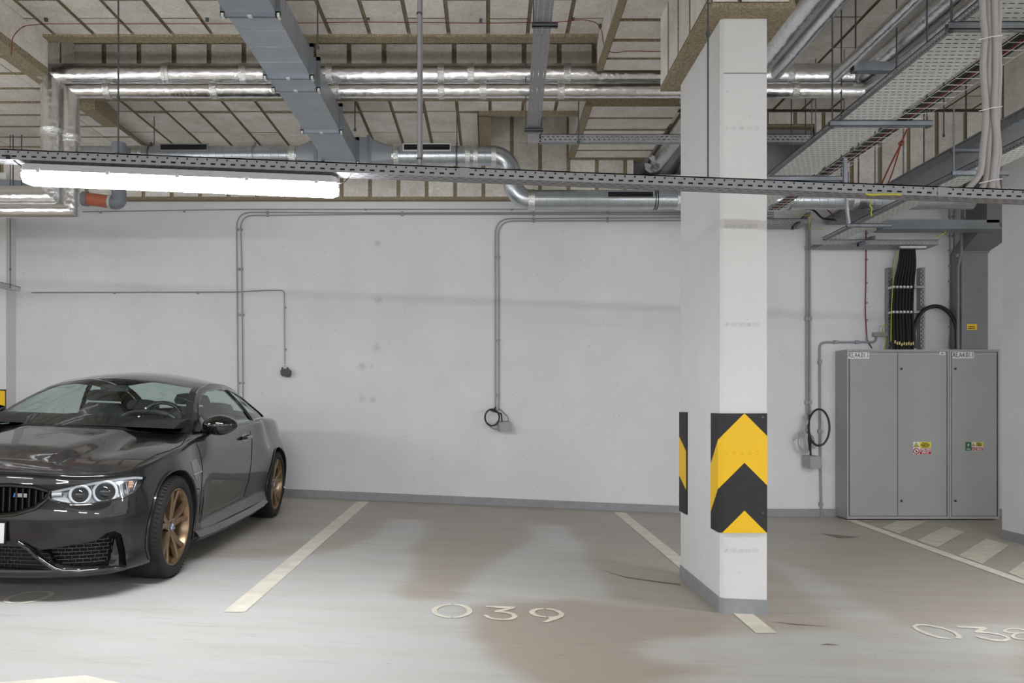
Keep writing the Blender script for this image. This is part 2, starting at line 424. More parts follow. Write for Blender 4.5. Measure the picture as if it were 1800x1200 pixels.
def fill(poly2, tri=False, step=None):
    return poly2
def floor_poly(name, pxs, mat='line', sub=1, holes=None):
    """painted marking: outline in frame pixels carried onto the floor"""
    pts = [FP(x, y, .0025) for x, y in pxs]
    mb = MB(); mb.add(pts, [tuple(range(len(pts)))])
    # triangulate safely
    res = delaunay_2d_cdt([Vector((p.x, p.y)) for p in pts], [], [list(range(len(pts)))], 1, 1e-5)
    mb = MB(); mb.add([(v.x, v.y, fz(v.x) + .003) for v in res[0]], [tuple(f) if (res[0][f[1]] - res[0][f[0]]).cross(res[0][f[2]] - res[0][f[0]]) > 0 else tuple(f)[::-1] for f in res[2]])
    return mb.build(name, mat, floor)
def ringhalf(cx, cy, ro, ri, a0, a1, n=16):
    o = [(cx + ro[0] * math.cos(math.radians(a0 + (a1 - a0) * i / n)), cy + ro[1] * math.sin(math.radians(a0 + (a1 - a0) * i / n))) for i in range(n + 1)]
    q = [(cx + ri[0] * math.cos(math.radians(a0 + (a1 - a0) * i / n)), cy + ri[1] * math.sin(math.radians(a0 + (a1 - a0) * i / n))) for i in range(n + 1)]
    return o + q[::-1]
floor_poly('parking_line', [(628, 881.5), (649, 882), (540, 979), (430, 1076.5), (393, 1075.5), (512, 977)])
floor_poly('parking_line', [(1079, 900), (1099, 901), (1366, 1113), (1329, 1113)])
floor_poly('edge_line', [(1489, 914.5), (1506, 914.5), (1650, 966), (1800, 1019), (1900, 1055), (1900, 1066), (1800, 1027), (1640, 970)], 'line')
s375 = lambda L: [(1400 + x / 3.75, 880 + y / 3.75) for x, y in L]
for L in ([(665, 133), (865, 133), (680, 218), (560, 180)], [(980, 170), (1110, 207), (925, 308), (795, 262)], [(1250, 250), (1405, 293), (1225, 417), (1068, 362)], [(1500, 400), (1680, 455), (1560, 540), (1395, 475)], [(430, 130), (500, 131), (465, 138)]):
    floor_poly('hatch_stripe', s375(L), 'hatch')
floor_poly('arrow_marking', [(-60, 1204), (0, 1199.5), (150, 1187.5), (208, 1200), (300, 1222), (-60, 1250)])
n39 = lambda L: [(720 + x / 6, 1030 + y / 6) for x, y in L]
floor_poly('digit_zero', ringhalf(794.5, 1074, (36, 12.7), (26.4, 10), 94, 266))
floor_poly('digit_zero', ringhalf(794.5, 1074, (36, 12.7), (26.4, 10), -82, 84))
floor_poly('digit_three', n39([(805, 209), (1110, 220), (1114, 235), (985, 268), (1040, 275), (1110, 293), (1141, 320), (1120, 345), (1060, 360), (960, 363), (870, 352), (810, 335), (777, 312), (800, 303), (825, 308), (850, 328), (900, 343), (980, 349), (1050, 343), (1085, 323), (1070, 303), (1010, 287), (900, 277), (893, 265), (1020, 238), (805, 225)]))
floor_poly('digit_nine', n39([(1415, 234), (1340, 238), (1280, 252), (1257, 273), (1275, 300), (1330, 322), (1440, 336), (1440, 323), (1370, 312), (1325, 290), (1320, 270), (1350, 254), (1415, 246)]))
floor_poly('digit_nine', n39([(1440, 235), (1510, 241), (1590, 263), (1636, 295), (1620, 325), (1560, 352), (1450, 386), (1400, 383), (1475, 345), (1455, 324), (1500, 325), (1560, 318), (1578, 300), (1560, 279), (1510, 259), (1440, 248)]))
o_ = [(760, 828), (790, 814), (870, 818), (960, 835), (1050, 865), (1095, 895), (1080, 912), (1020, 916), (930, 906), (850, 882), (785, 852)]
i_ = [(787, 832), (815, 823), (880, 828), (960, 845), (1030, 870), (1057, 893), (1042, 905), (1010, 908), (945, 898), (870, 873), (805, 847)]
def ring_from(o, i, a, b): return o[a:b] + i[a:b][::-1]
floor_poly('digit_zero', s375(ring_from(o_, i_, 0, 7)))
floor_poly('digit_zero', s375(o_[7:] + [o_[0]] + [i_[0]] + i_[7:][::-1]))
floor_poly('digit_three', s375([(1050, 827), (1240, 833), (1259, 845), (1222, 862), (1320, 874), (1400, 897), (1416, 915), (1380, 930), (1310, 927), (1220, 909), (1172, 893), (1205, 893), (1290, 913), (1360, 918), (1385, 906), (1350, 889), (1270, 877), (1180, 870), (1172, 862), (1205, 845), (1070, 838)]))
floor_poly('digit_eight', s375(ringhalf(1437, 859, (76, 17), (57, 11), 60, 345)))
floor_poly('digit_eight', s375(ringhalf(1500, 894, (88, 24), (64, 17), 0, 350)))
l6 = lambda L: [(x / 6, 1000 + y / 6) for x, y in L]
oL = [(28, 335), (60, 305), (140, 280), (250, 247), (400, 230), (520, 234), (577, 255), (560, 282), (480, 320), (370, 350), (200, 370), (100, 367), (45, 353)]
iL = [(88, 333), (110, 308), (195, 278), (295, 255), (420, 243), (500, 250), (515, 263), (500, 280), (440, 305), (350, 335), (220, 357), (150, 356), (108, 350)]
floor_poly('digit_zero', l6(ring_from(oL, iL, 0, 11)))
floor_poly('digit_zero', l6(oL[11:] + [oL[0]] + [iL[0]] + iL[11:][::-1]))
# hairline crack at the pillar and a few scuffs
for L in ([(1060, 1003), (1100, 1014), (1150, 1021), (1195, 1026), (1196, 1028.2), (1150, 1022.5), (1100, 1015.2)], [(1350, 1092), (1400, 1097), (1470, 1102), (1400, 1098.2)], [(1440, 1133), (1455, 1131.5), (1477, 1134), (1458, 1133.6)], [(1445, 938), (1470, 940), (1510, 944), (1475, 945.5)]):
    floor_poly('crack', L, simple('crack_dark_%d' % L[0][0], srgb(128, 118, 108), .8))
# ------------------------------------------------------------------ insulated ceiling, beams and walls
PW = .3425; GAP = .034; GX_ = .052; GV = .046
ZN, ZR, ZF, ZS, ZC, ZWB = 3.22 + CZ, 3.54 + CZ, 3.10 + CZ, 2.94 + CZ, 2.39 + CZ, 2.49 + CZ
unit = MB().box((-.5, -.5, -.5), (.5, .5, .5))
AX = [2, 2, 1, 0, 1, 0]                       # axis of each face of the unit box
me_units = []
for ax in range(3):                           # broad faces pale, cut edges raw
    mu_ = bpy.data.meshes.new('insulation_panel'); mu_.from_pydata(unit.v, [], unit.f)
    mu_.materials.append(M['board']); mu_.materials.append(M['board_raw'])
    mu_.polygons.foreach_set('material_index', [0 if a == ax else 1 for a in AX]); me_units.append(mu_)
def board(parent, a, b, name='insulation_panel'):
    dims = [abs(b[i] - a[i]) for i in range(3)]
    o = bpy.data.objects.new(name, me_units[dims.index(min(dims))]); COL.objects.link(o); o.parent = parent
    c = [(a[i] + b[i]) / 2 for i in range(3)]; o.location = Vector(c) - wloc(parent)
    o.scale = [abs(b[i] - a[i]) for i in range(3)]
    o['_x'] = 1; return o
def hboards(parent, x0, x1, y0, y1, z, along='y', L=1.2, phase=0., stag=.5, anchor=None, ystart=None):
    """rows of boards under a slab; bottom face at z"""
    j = random.Random(int(abs(x0 * 100 + y0 * 10 + z)))
    if along == 'y':
        k0 = math.floor((x0 - (anchor or 0)) / PW) - 1; k = k0
        while (anchor or 0) + k * PW < x1:
            a = max((anchor or 0) + k * PW + GAP / 2, x0); b = min((anchor or 0) + (k + 1) * PW - GAP / 2, x1)
            if b - a > .03:
                y = (ystart if ystart is not None else y0) - L * 6 + (L * stag if k % 2 else 0) + phase
                while y < y1:
                    ya, yb = max(y + .008, y0), min(y + L - .008, y1)
                    if yb - ya > .03:
                        dz = j.uniform(0, .006)
                        board(parent, (a, ya, z + dz), (b, yb, z + .03))
                    y += L
            k += 1
    else:
        k = math.floor((y0 - (anchor or 0)) / PW) - 1
        while (anchor or 0) + k * PW < y1:
            a = max((anchor or 0) + k * PW + GX_ / 2, y0); b = min((anchor or 0) + (k + 1) * PW - GX_ / 2, y1)
            if b - a > .03:
                x = x0
                while x < x1 - .05:
                    xb = min(x + L, x1); dz = j.uniform(0, .005)
                    board(parent, (x + (.006 if x > x0 else 0), a, z + dz), (xb, b, z + .03)); x += L
            k += 1
def slab(name, a, b, kind='structure', label=None, parent=None, mat='board_raw'):
    o = MB().box(a, b).build(name, mat, parent)
    return tag(o, label, kind=kind) if parent is None else o

X0, X1 = -3.87, .96          # high ceiling bay between the two downstand soffits
T0, T1 = 7.02, 7.82          # service trough cut across the ceiling
# main ceiling (raw slab over everything) with boards as its parts
ceil = slab('ceiling', (-14, -9, ZR + .05), (14, 10.05, ZR + .35), label='insulated garage ceiling with pale boards and brown joints')
slab('raw_slab', (X0, -9, ZN + .022), (X1, T0 - .001, ZR + .05), parent=ceil)
hboards(ceil, X0, X1, 5.3, T0 - .1, ZN, anchor=.0, L=1.2, ystart=5.44, stag=.75)
slab('raw_slab', (X0, T1 + .05, ZF + .022), (X1, 8.43, ZR + .05), parent=ceil)
slab('raw_slab', (X0, 8.43, ZF + .022), (-.09, YW, ZR + .05), parent=ceil)
hboards(ceil, X0 - .45, X1, T1 + .02, 8.4, ZF, anchor=.02, L=1.2, ystart=T1 + .02 + .55, stag=.5, phase=.03)
hboards(ceil, X0 - .45, -.115, 8.43, 9.63, ZF, anchor=.02, L=1.2, ystart=9.03, stag=.5, phase=.03)
hboards(ceil, X0 - .1, 1.3, T0 + .03, T1 - .03, ZR + .025, anchor=.0, L=1.2)
# right part of the ceiling (high, dark)
hboards(ceil, 1.9, 7.3, 4.2, 9.6, ZR + .025, anchor=.02, L=1.25, stag=.5)
# soffit right of the bay, boards running across
beamR = slab('ceiling_beam', (X1 + .035, -9, ZS + .022), (1.88, T0 - .02, ZR + .049), label='wide downstand beam boarded in pale panels left of the hazard-striped pillar')
hboards(beamR, X1 + .05, 1.9, 5.2, T0 - .02, ZS, 'x', L=1.25, anchor=6.08 - PW * 4)
board(beamR, (X1, 5.2, ZS + .002), (X1 + .04, 6.2, ZN + .0)); board(beamR, (X1, 6.21, ZS), (X1 + .04, T0 - .02, ZN))
slab('edge_strip', (X1 - .006, 5.2, ZS - .004), (X1 + .045, T0 - .02, ZS + .03), parent=beamR)
beamR2 = slab('ceiling_beam', (X1 + .035, T1 + .02, ZS + .022), (1.88, YW, ZR + .049), label='boarded downstand beam reaching the back wall beyond the foil pipes')
hboards(beamR2, X1 + .07, 1.9, T1 + .02, 9.46, ZS, 'x', L=1.25, anchor=7.83)
for ya, yb in ((T1 + .02, 8.6), (8.61, 9.46)): board(beamR2, (X1, ya, ZS + .002), (X1 + .04, yb, ZR - .02))
slab('edge_strip', (X1 - .006, T1 + .02, ZS - .004), (X1 + .065, 9.46, ZS + .03), parent=beamR2)
# left soffit
beamL = slab('ceiling_beam', (-14, -9, ZS + .085), (X0 - .2, YW, ZR + .049), label='wide downstand beam with crosswise pale boards at the far left')
hboards(beamL, -9.3, X0 - .14, 5.0, 9.63, ZS + .06, 'x', L=1.25, anchor=6.87 - PW * 6)
for ya, yb in ((5.0, 5.9), (5.91, T0 - .02)): board(beamL, (X0 - .1, ya, ZS + .0), (X0, yb, ZN))
slab('edge_strip', (X0 - .13, 5.0, ZS - .05), (X0 + .004, T0 - .02, ZS + .02), parent=beamL)
slab('edge_strip', (X0 - .15, T1 + .02, ZS - .03), (X0 + .0, 8.32, ZS + .12), parent=beamL)
# trough ends and the front face of the far slab
tr = slab('trim_1', (-4.2, T1, ZS + .06), (1.88, T1 + .045, ZR + .05), label='boarded upstand at the back of the ceiling service trough')
x = -4.1
while x < 1.9:
    board(tr, (x + GV / 2, T1 - .03, ZF - .02), (min(x + PW - GV / 2, 1.88), T1, ZR - .01)); x += PW
tl = slab('trim_2', (-4.13, T0 - .3, ZS + .01), (-4.07, T1 + .02, ZR + .05), label='boarded left end of the ceiling service trough')
for ya, yb in ((T0 - .02, 7.24), (7.27, 7.52), (7.55, T1 - .03)): board(tl, (-4.07, ya, ZS), (-4.045, yb, ZR - .01))
trn = slab('trim_3', (X0, T0 - .10, ZN - .02), (X1 + .1, T0 + .02, ZR + .05), label='raw brown edge strip along the near lip of the ceiling trough')
# notch in front of the wall (between X .03 and X1)
nt_ = slab('trim_4', (-.10, 8.43, ZF - .04), (.03, 9.63, ZR), label='raw board edge on the left of the ceiling notch by the wall')
slab('edge_strip', (-.10, 8.40, ZF - .04), (X1 + .0, 8.45, ZR), parent=nt_)
# back wall
wall = MB()
ZH0, ZH1, XH0, XH1 = CZ + 2.82, CZ + 3.42, 1.78, 3.95      # pipe opening high in the wall
wall.box((-14, YW, -.7), (14, YW + .3, ZH0)); wall.box((-14, YW, ZH0), (XH0, YW + .3, ZR + .3)); wall.box((XH1, YW, ZH0), (14, YW + .3, ZR + .3))
wall.box((XH0, YW, ZH1), (XH1, YW + .3, ZR + .3)); wall.box((XH0 - .4, YW + 1.2, ZH0 - .4), (XH1 + .4, YW + 1.3, ZH1 + .4)); wall.box((XH0 - .4, YW + .3, ZH0 - .4), (XH0 - .3, YW + 1.2, ZH1 + .4)); wall.box((XH1 + .3, YW + .3, ZH0 - .4), (XH1 + .4, YW + 1.2, ZH1 + .4)); wall.box((XH0 - .4, YW + .3, ZH0 - .5), (XH1 + .4, YW + 1.3, ZH0 - .4)); wall.box((XH0 - .4, YW + .3, ZH1 + .4), (XH1 + .4, YW + 1.3, ZH1 + .5))
wall = tag(wall.build('wall_back', 'wall'), 'white painted concrete back wall', kind='structure')
# boards along the top of the wall
def wboard(x0, x1, zb, zt=None):
    wt = tag(empty('trim_5', (x0, 9.63, zb)), None, kind='structure')
    k = math.floor((x0 - .286) / PW)
    while .286 + k * PW < x1:
        a = max(.286 + k * PW + GV / 2, x0); b = min(.286 + (k + 1) * PW - GV / 2, x1)
        if b - a > .02: board(wt, (a, 9.625 + random.uniform(0, .006), zb + .03), (b, 9.67, zt or ZR))
        k += 1
    slab('edge_strip', (x0, 9.645, zb), (x1, YW, (zt or ZR)), parent=wt)
    return wt
wboard(-9, 1.755, ZWB)['label'] = 'row of pale insulation boards along the top of the white wall'
wboard(XH1, 7.3, ZWB)['label'] = 'row of insulation boards over the grey electrical cabinets'
wboard(1.755, XH1, ZH1 - .05)['label'] = 'short insulation boards over the dark pipe opening'
for px in (62, 592, 768):
    x = (px - CX) / F * YW; MB().box((x - .003, YW - .0015, CZ - 1.0), (x + .003, YW + .01, ZWB)).build('formwork_joint', 'wall', wall)
# baseboard following the floor
def baseb(name, pts, label):
    mb = MB()
    for (xa, xb) in zip(pts[:-1], pts[1:]):
        mb.add([(xa, YW - .02, fz(xa)), (xb, YW - .02, fz(xb)), (xb, YW - .02, fz(xb) + .088), (xa, YW - .02, fz(xa) + .088), (xb, YW, fz(xb) + .092), (xa, YW, fz(xa) + .092), (xa, YW, fz(xa)), (xb, YW, fz(xb))], [(0, 1, 2, 3), (3, 2, 4, 5)])
    return tag(mb.build(name, 'basegrey'), label, kind='structure')
baseb('baseboard_back', [-9, -3, 0, 3, 3.5, 7], 'grey painted baseboard along the back wall')
# pillar with capital
PX0, PX1, PY0, PY1 = 1.437, 1.722, 4.92, 5.94
c = .02
ppoly = [(PX0 + c, PY0), (PX1, PY0), (PX1, PY1), (PX0, PY1), (PX0, PY0 + c)]
pil = tag(MB().prism([(x, y, -.2) for x, y in ppoly], (0, 0, ZC + .2)).build('pillar', 'pillar'), 'white concrete pillar with black and yellow hazard pads', kind='structure')
e = .006
pp = [(PX0 + c - e, PY0 - e), (PX1 + e, PY0 - e), (PX1 + e, PY1 + e), (PX0 - e, PY1 + e), (PX0 - e, PY0 + c - e)]
bs = MB(); n = 5
lo = [(x, y, fz(x) - .02) for x, y in pp]; hi = [(x, y, fz(x) + .093) for x, y in pp]
bs.add(lo + hi, [tuple(range(5, 10))] + [(i, (i + 1) % 5, (i + 1) % 5 + 5, i + 5) for i in range(5)]); bs.build('baseboard', 'basegrey', pil)
sj = MB(); sj.box((PX0 + c, PY0 - .004, CZ + 2.046), (PX1, PY0, CZ + 2.052)); sj.build('formwork_joint', 'basegrey', pil)
fm = MB()
for py in (226, 398, 570, 966):
    for k in range(5):
        x, y, z = W3(1277 + k * 13.2, py, PY0)
        pts = [(x + .011 * math.cos(a), y - .003, z + .011 * math.sin(a)) for a in [i * math.pi / 6 for i in range(12)]]
        fm.tube(pts, .0022, 4, closed=True)
tag(fm.build('formwork_mark', 'pillar', pil, True), kind='stuff')
# pillar capital: boarded drop box
CX0, CX1, CY0, CY1 = 1.31, 1.85, 4.79, 6.06
cap = slab('pillar_capital', (CX0 + .03, CY0 + .03, ZC), (CX1 - .03, CY1 - .03, ZS + .5), label='boarded drop capital around the top of the pillar')
y = CY1
edges = [6.06, 5.79, 5.48, 5.17, 4.79]
for ya, yb in zip(edges[:-1], edges[1:]): board(cap, (CX0, yb + (.024 if yb > 4.8 else 0), ZC + .02), (CX0 + .035, ya - .012, ZS + .5)); board(cap, (CX1 - .035, yb + .014, ZC + .02), (CX1, ya - .012, ZS + .5))
board(cap, (CX0 + .04, CY0 - .002, ZC + .035), (1.50, CY0 + .04, ZS + .5)); board(cap, (1.525, CY0 - .002, ZC + .035), (CX1 - .04, CY0 + .04, ZS + .5))
board(cap, (CX0 + .03, CY1 - .04, ZC + .03), (CX1 - .03, CY1, ZS + .5))
rim = MB()
o_ = [(CX0, CY0), (CX1, CY0), (CX1, CY1), (CX0, CY1)]; i2 = [(PX0, PY0), (PX1, PY0), (PX1, PY1), (PX0, PY1)]
for k in range(4):
    l = (k + 1) % 4
    rim.add([(*o_[k], ZC - .004), (*o_[l], ZC - .004), (*i2[l], ZC - .004), (*i2[k], ZC - .004), (*o_[k], ZC + .03), (*o_[l], ZC + .03)], [(3, 2, 1, 0), (0, 1, 5, 4)])
rim.build('raw_rim', 'board_raw', cap)
# right column and its capital
RX, RY = 5.24, 8.12
col2 = tag(MB().box((RX, 5.2, -.2), (RX + .4, RY, CZ + 2.45)).build('column', 'pillar'), 'white concrete column at the right edge of the frame', kind='structure')
MB().box((RX - .006, 5.2 - .006, -.2), (RX + .406, RY + .006, fz(RX) + .095)).build('baseboard', 'basegrey', col2)
cap2 = slab('column_capital', (RX - .1, 5.2, CZ + 2.45), (RX + .6, RY + .1, ZR + .04), label='boarded capital over the right column')
yy = RY + .13
for k in range(9):
    board(cap2, (RX - .13, yy - PW + GAP / 2, CZ + 2.43), (RX - .09, yy - GAP / 2, ZR)); yy -= PW
# hazard pads
zt, zb = CZ - .05, CZ - .787
pe = empty('hazard_pad', (PX0, PY0, zb), 'black and yellow chevron pad wrapped around the near corner of the pillar', 'hazard pad')
th = .012; yb = 5.10
fpoly = [(PX0 - th, yb), (PX0, yb), (PX0, PY0 + c), (PX0 + c, PY0), (PX1 - .002, PY0), (PX1 - .002, PY0 - th), (PX0 + c - .005, PY0 - th), (PX0 - th, PY0 + c - .005)]
MB().prism([(x, y, zb) for x, y in fpoly], (0, 0, zt - zb)).build('pad_body', 'padblack', pe)
# unfolded surface of the pad: s runs from the rear edge of its side to the pillar's right edge
path = [(PX0 - th, yb), (PX0 - th, PY0 + c - .005), (PX0 + c - .005, PY0 - th), (PX1 - .002, PY0 - th)]
def on_pad(s, z, off=.0012):
    acc = 0
    for (a, b_) in zip(path[:-1], path[1:]):
        d = math.dist(a, b_)
        if s <= acc + d + 1e-6:
            t = (s - acc) / d; nx_, ny_ = -(b_[1] - a[1]) / d, (b_[0] - a[0]) / d
            return (a[0] + (b_[0] - a[0]) * t - abs(nx_) * off, a[1] + (b_[1] - a[1]) * t - abs(ny_) * off, z)
        acc += d
    return (path[-1][0], path[-1][1] - off, z)
cum = [0]
for a, b_ in zip(path[:-1], path[1:]): cum.append(cum[-1] + math.dist(a, b_))
sa = cum[-1] - (1347 - 1307) / F * PY0                      # apex position
def band(zt0, zb0, name='yellow_chevron'):
    """chevron whose apexes lie at zt0 (upper) and zb0 (lower)"""
    mb = MB(); ss = sorted(set(cum + [sa] + [cum[-1] * i / 40 for i in range(41)]))
    for s0, s1 in zip(ss[:-1], ss[1:]):
        q = []
        for s in (s0, s1):
            d = abs(s - sa) * 1.0; hi_ = min(max(zt0 - d, zb), zt); lo_ = min(max(zb0 - d, zb), zt)
            q.append((s, lo_, hi_))
        if q[0][2] - q[0][1] < 1e-5 and q[1][2] - q[1][1] < 1e-5: continue
        mb.add([on_pad(q[0][0], q[0][1]), on_pad(q[1][0], q[1][1]), on_pad(q[1][0], q[1][2]), on_pad(q[0][0], q[0][2])], [(0, 1, 2, 3)])
    return mb.build(name, 'yellow', pe)
apex = lambda py: CZ + (CY - py) / F * (PY0 - th)
band(apex(726), apex(813)); band(apex(897), zb - 2)
pm = MB()
for k in range(5):
    x, y, z = W3(1277 + k * 13.2, 796, PY0 - th)
    pm.tube([(x + .010 * math.cos(a), y - .0015, z + .010 * math.sin(a)) for a in [i * math.pi / 6 for i in range(12)]], .0018, 4, closed=True)
tag(pm.build('pressed_mark', 'yellow', pe, True), kind='stuff')
for py in (733, 901):
    x, y, z = W3(1341, py, PY0 - th); MB().disc((x, y, z), (0, -1, 0), .007, 12, .003).build('screw', 'steel_dark', pe, True)
pe2 = empty('hazard_pad', (PX0, PY1, zb), 'narrow black and yellow pad on the far edge of the pillar side', 'hazard pad')
MB().box((PX0 - th, 5.73, zb), (PX0, PY1, zt)).build('pad_body', 'padblack', pe2)
MB().add([(PX0 - th - .001, PY1, zt - .18), (PX0 - th - .001, 5.73, zt - .28), (PX0 - th - .001, 5.73, zt - .56), (PX0 - th - .001, PY1, zt - .47)], [(0, 1, 2, 3)]).build('yellow_chevron', 'yellow', pe2)
# wall pier at the far left behind the car, with its own pad
PLX = -5.78
col3 = tag(MB().box((PLX - .5, 9.55, -.3), (PLX, YW, ZWB + .3)).build('column', 'pillar'), 'white pier against the back wall at the far left behind the car', kind='structure')
pe3 = empty('hazard_pad', (PLX - .15, 9.55, CZ - .56), 'yellow and black pad on the pier behind the car at the left edge', 'hazard pad')
MB().box((PLX - .3, 9.535, CZ - .56), (PLX, 9.55, CZ + .19)).build('pad_body', 'padblack', pe3)
yy_ = 9.5335; z_ = CZ + .19
MB().add([(PLX - .002, yy_, z_ - .02), (PLX - .002, yy_, z_ - .20), (PLX - .15, yy_, z_ - .16), (PLX - .29, yy_, z_ - .30), (PLX - .29, yy_, z_ - .15), (PLX - .15, yy_, z_ - .005)][::-1], [(0, 1, 4, 5), (1, 2, 3, 4)]).build('yellow_chevron', 'yellow', pe3)
M['cable_blk'] = simple('matt_black_cable', srgb(20, 18, 20), .75)
# ------------------------------------------------------------------ perforated sheet helper
def sheet(mb, o, u, v, L, Wd, rows, nrm_flip=False):
    """sheet from o along unit u (length L) and unit v (width Wd) with rows of slots
    rows: list of (v0, v1, pitch, slot_length, phase)"""
    o = Vector(o); u = Vector(u).normalized(); v = Vector(v).normalized()
    def q(a, b, c, d):
        p = [o + u * a + v * c, o + u * b + v * c, o + u * b + v * d, o + u * a + v * d]
        mb.add(p, [(0, 1, 2, 3) if not nrm_flip else (3, 2, 1, 0)])
    cur = 0.
    for (v0, v1, pitch, sl, ph) in sorted(rows):
        if v0 > cur: q(0, L, cur, v0)
        x = 0.; k = ph * pitch
        while k < L:
            if k > x: q(x, k, v0, v1)
            x = min(k + sl, L); k += pitch
        if x < L: q(x, L, v0, v1)
        cur = v1
    if cur < Wd: q(0, L, cur, Wd)

def tray(name, label, p0, u, L, w, h, mat='tray', nrows=3, pitch=.05, slot=.026, sw=.005, group=None, side_rows=None, cat='cable tray', side_mat=None, up=(0, 0, 1)):
    """perforated cable tray: base, two sides with returned lips. p0 = lower left corner, u = run direction"""
    u = Vector(u).normalized(); up = Vector(up); v = up.cross(u).normalized() * -1     # v to the right of travel
    n = u.cross(v).normalized() * -1
    if n.z < 0: n = -n
    p0 = Vector(p0)
    if u.x > .9: p0 = p0 - v * w          # trays along the wall extend away from the camera
    root = empty(name, p0, label, cat, group)
    mb = MB()
    rows = [((k + .5) * w / nrows - sw / 2, (k + .5) * w / nrows + sw / 2, pitch, slot, .5 * (k % 2)) for k in range(nrows)]
    if w > .15:
        cr_ = [(k * .05 + .012, k * .05 + .0195, .045, .029, .5 * (k % 2)) for k in range(int(L / .05) - 1)]
        sheet(mb, p0, v, u, w, L, cr_, True)
    else: sheet(mb, p0, u, v, L, w, rows)
    mb.build('tray_base', mat, root)
    for nm, o in (('tray_side', p0), ('tray_side', p0 + v * w)):
        mb = MB(); sr = side_rows if side_rows is not None else [(h * .3, h * .3 + .006, pitch, slot, 0.), (h * .72, h * .72 + .006, pitch, .007, .9)]
        sheet(mb, o, u, n, L, h, sr)
        s = 1 if o is p0 else -1
        mb.obox(o + n * (h - .006), u * L, v * (.008 * s), n * .006)
        mb.build(nm, side_mat or mat, root)
    return root
def rod(x, y, z0, z1, label, r=.005, mat='steel_dark', nut=None, name='threaded_rod', cat='threaded rod', group=None):
    e = empty(name, (x, y, z0), label, cat, group)
    MB().tube([(x, y, z0), (x, y, z1)], r, 8).build('shank', mat, e, True)
    for z in ([nut] if nut else [z0 + .01]): MB().tube([(x, y, z - .012), (x, y, z + .012)], r * 2.1, 6).build('nut', mat, e)
    return e
def strut(name, label, a, b, s=.04, mat='galv', group=None, cat='support strut'):
    """C profile strut"""
    a = Vector(a); b = Vector(b); u = (b - a).normalized(); n = Vector((0, 0, 1)); v = u.cross(n).normalized(); L = (b - a).length
    e = empty(name, (a + b) / 2, label, cat, group)
    mb = MB(); t = .004
    mb.obox(a - v * s / 2, u * L, v * s, n * t); mb.obox(a - v * s / 2, u * L, v * t, n * s); mb.obox(a + v * (s / 2 - t), u * L, v * t, n * s)
    mb.obox(a - v * s / 2 + n * (s - t), u * L, v * s * .3, n * t); mb.obox(a + v * s * .2 + n * (s - t), u * L, v * s * .3, n * t)
    mb.build('channel', mat, e)
    for q in (a + u * .012, b - u * .012): MB().tube([q - n * .004, q + n * .012], .011, 6).build('nut', 'steel_dark', e)
    return e
Zp = lambda py, Y: CZ + (CY - py) / F * Y
Xp = lambda px, Y: (px - CX) / F * Y

# ------------------------------------------------------------------ long front tray with its lamp, rods and conduit
YT = 4.0; SL = (353 - 281) / 1800.
tz = lambda x: CZ + 1.14 - SL * x * 1.0
u = Vector((1, 0, -SL)).normalized()
ft = tray('cable_tray', 'long narrow perforated cable tray crossing the whole frame above the lamp', (-6.5, YT, tz(-6.5)), u, 12.6, .10, .05, 'tray', 3, .05, .026, .006,
          side_rows=[(.011, .0195, .05, .024, .2), (.032, .041, .05, .008, .75)])
for (dy_, dz_) in ((.013, .014), (.014, .0365), (.045, .014), (.078, .014)):  # black cables added behind the holes to stand in for the shaded tray interior
    tag(MB().tube([Vector((-6.5, YT + dy_, tz(-6.5) + dz_)), Vector((6.0, YT + dy_, tz(6.0) + dz_))], .0110, 8).build('slot_shade_cable', 'black', None, True), 'dark cable added inside the long front tray to make its holes look shaded', 'cable', 'cables added to darken the holes of the long front tray')
# lips and joint plates of the tray
for px in (690 / 1., 1530.):
    x = Xp(px + 118, YT); MB().obox((x, YT - .003, tz(x) + .004), (.05, 0, -.05 * SL), (0, .003, 0), (0, 0, .042)).build('joint_plate', 'tray', ft)
# lamps: the one in view plus the garage's other fittings of the same kind
def lamp(x0, x1, y, zf, label, group='strip lamps under the trays'):
    e = empty('strip_lamp', ((x0 + x1) / 2, y, zf((x0 + x1) / 2) - .11), label, 'lamp', group)
    L = x1 - x0; u = Vector((L, 0, zf(x1) - zf(x0)))
    def extr(prof, name, mat, inset=0., endinset=.0):
        mb = MB(); n = len(prof); a = []
        for t, ins in ((0, 1), (endinset / L, 0), (1 - endinset / L, 0), (1, 1)) if endinset else ((0, 0), (1, 0)):
            o = Vector((x0, y, zf(x0))) + u * t
            cz_ = sum(p[1] for p in prof) / n
            for (py_, pz_) in prof:
                s = .72 if (ins and endinset) else 1
                a.append(o + Vector((0, py_ * s, cz_ + (pz_ - cz_) * s)))
        m = len(a) // n; fs = [tuple(range(n))[::-1], tuple((m - 1) * n + i for i in range(n))]
        for j in range(m - 1):
            for i in range(n): fs.append((j * n + i, j * n + (i + 1) % n, (j + 1) * n + (i + 1) % n, (j + 1) * n + i))
        mb.add(a, fs); return mb.build(name, mat, e)
    extr([(-.036, -.002), (.036, -.002), (.052, -.040), (-.052, -.040)], 'housing', 'lamp_body', endinset=.02)
    extr([(-.052, -.041), (.052, -.041), (.046, -.070), (.026, -.100), (-.026, -.100), (-.046, -.070)], 'diffuser', 'diffuser', endinset=.03)
    for t in (.06, .28, .5, .72, .94):
        o = Vector((x0, y, zf(x0))) + u * t
        MB().box((o.x - .010, y - .056, o.z - .05), (o.x + .010, y - .050, o.z - .030)).build('clip', 'lamp_body', e)
    return e
lz = lambda x: tz(x) - .012
lx0, lx1 = Xp(44, 4.05), Xp(593, 4.05)
lamp(lx0, lx1, YT + .05, lz, 'glowing white strip lamp under the long tray above the car', None)
cb = MB()
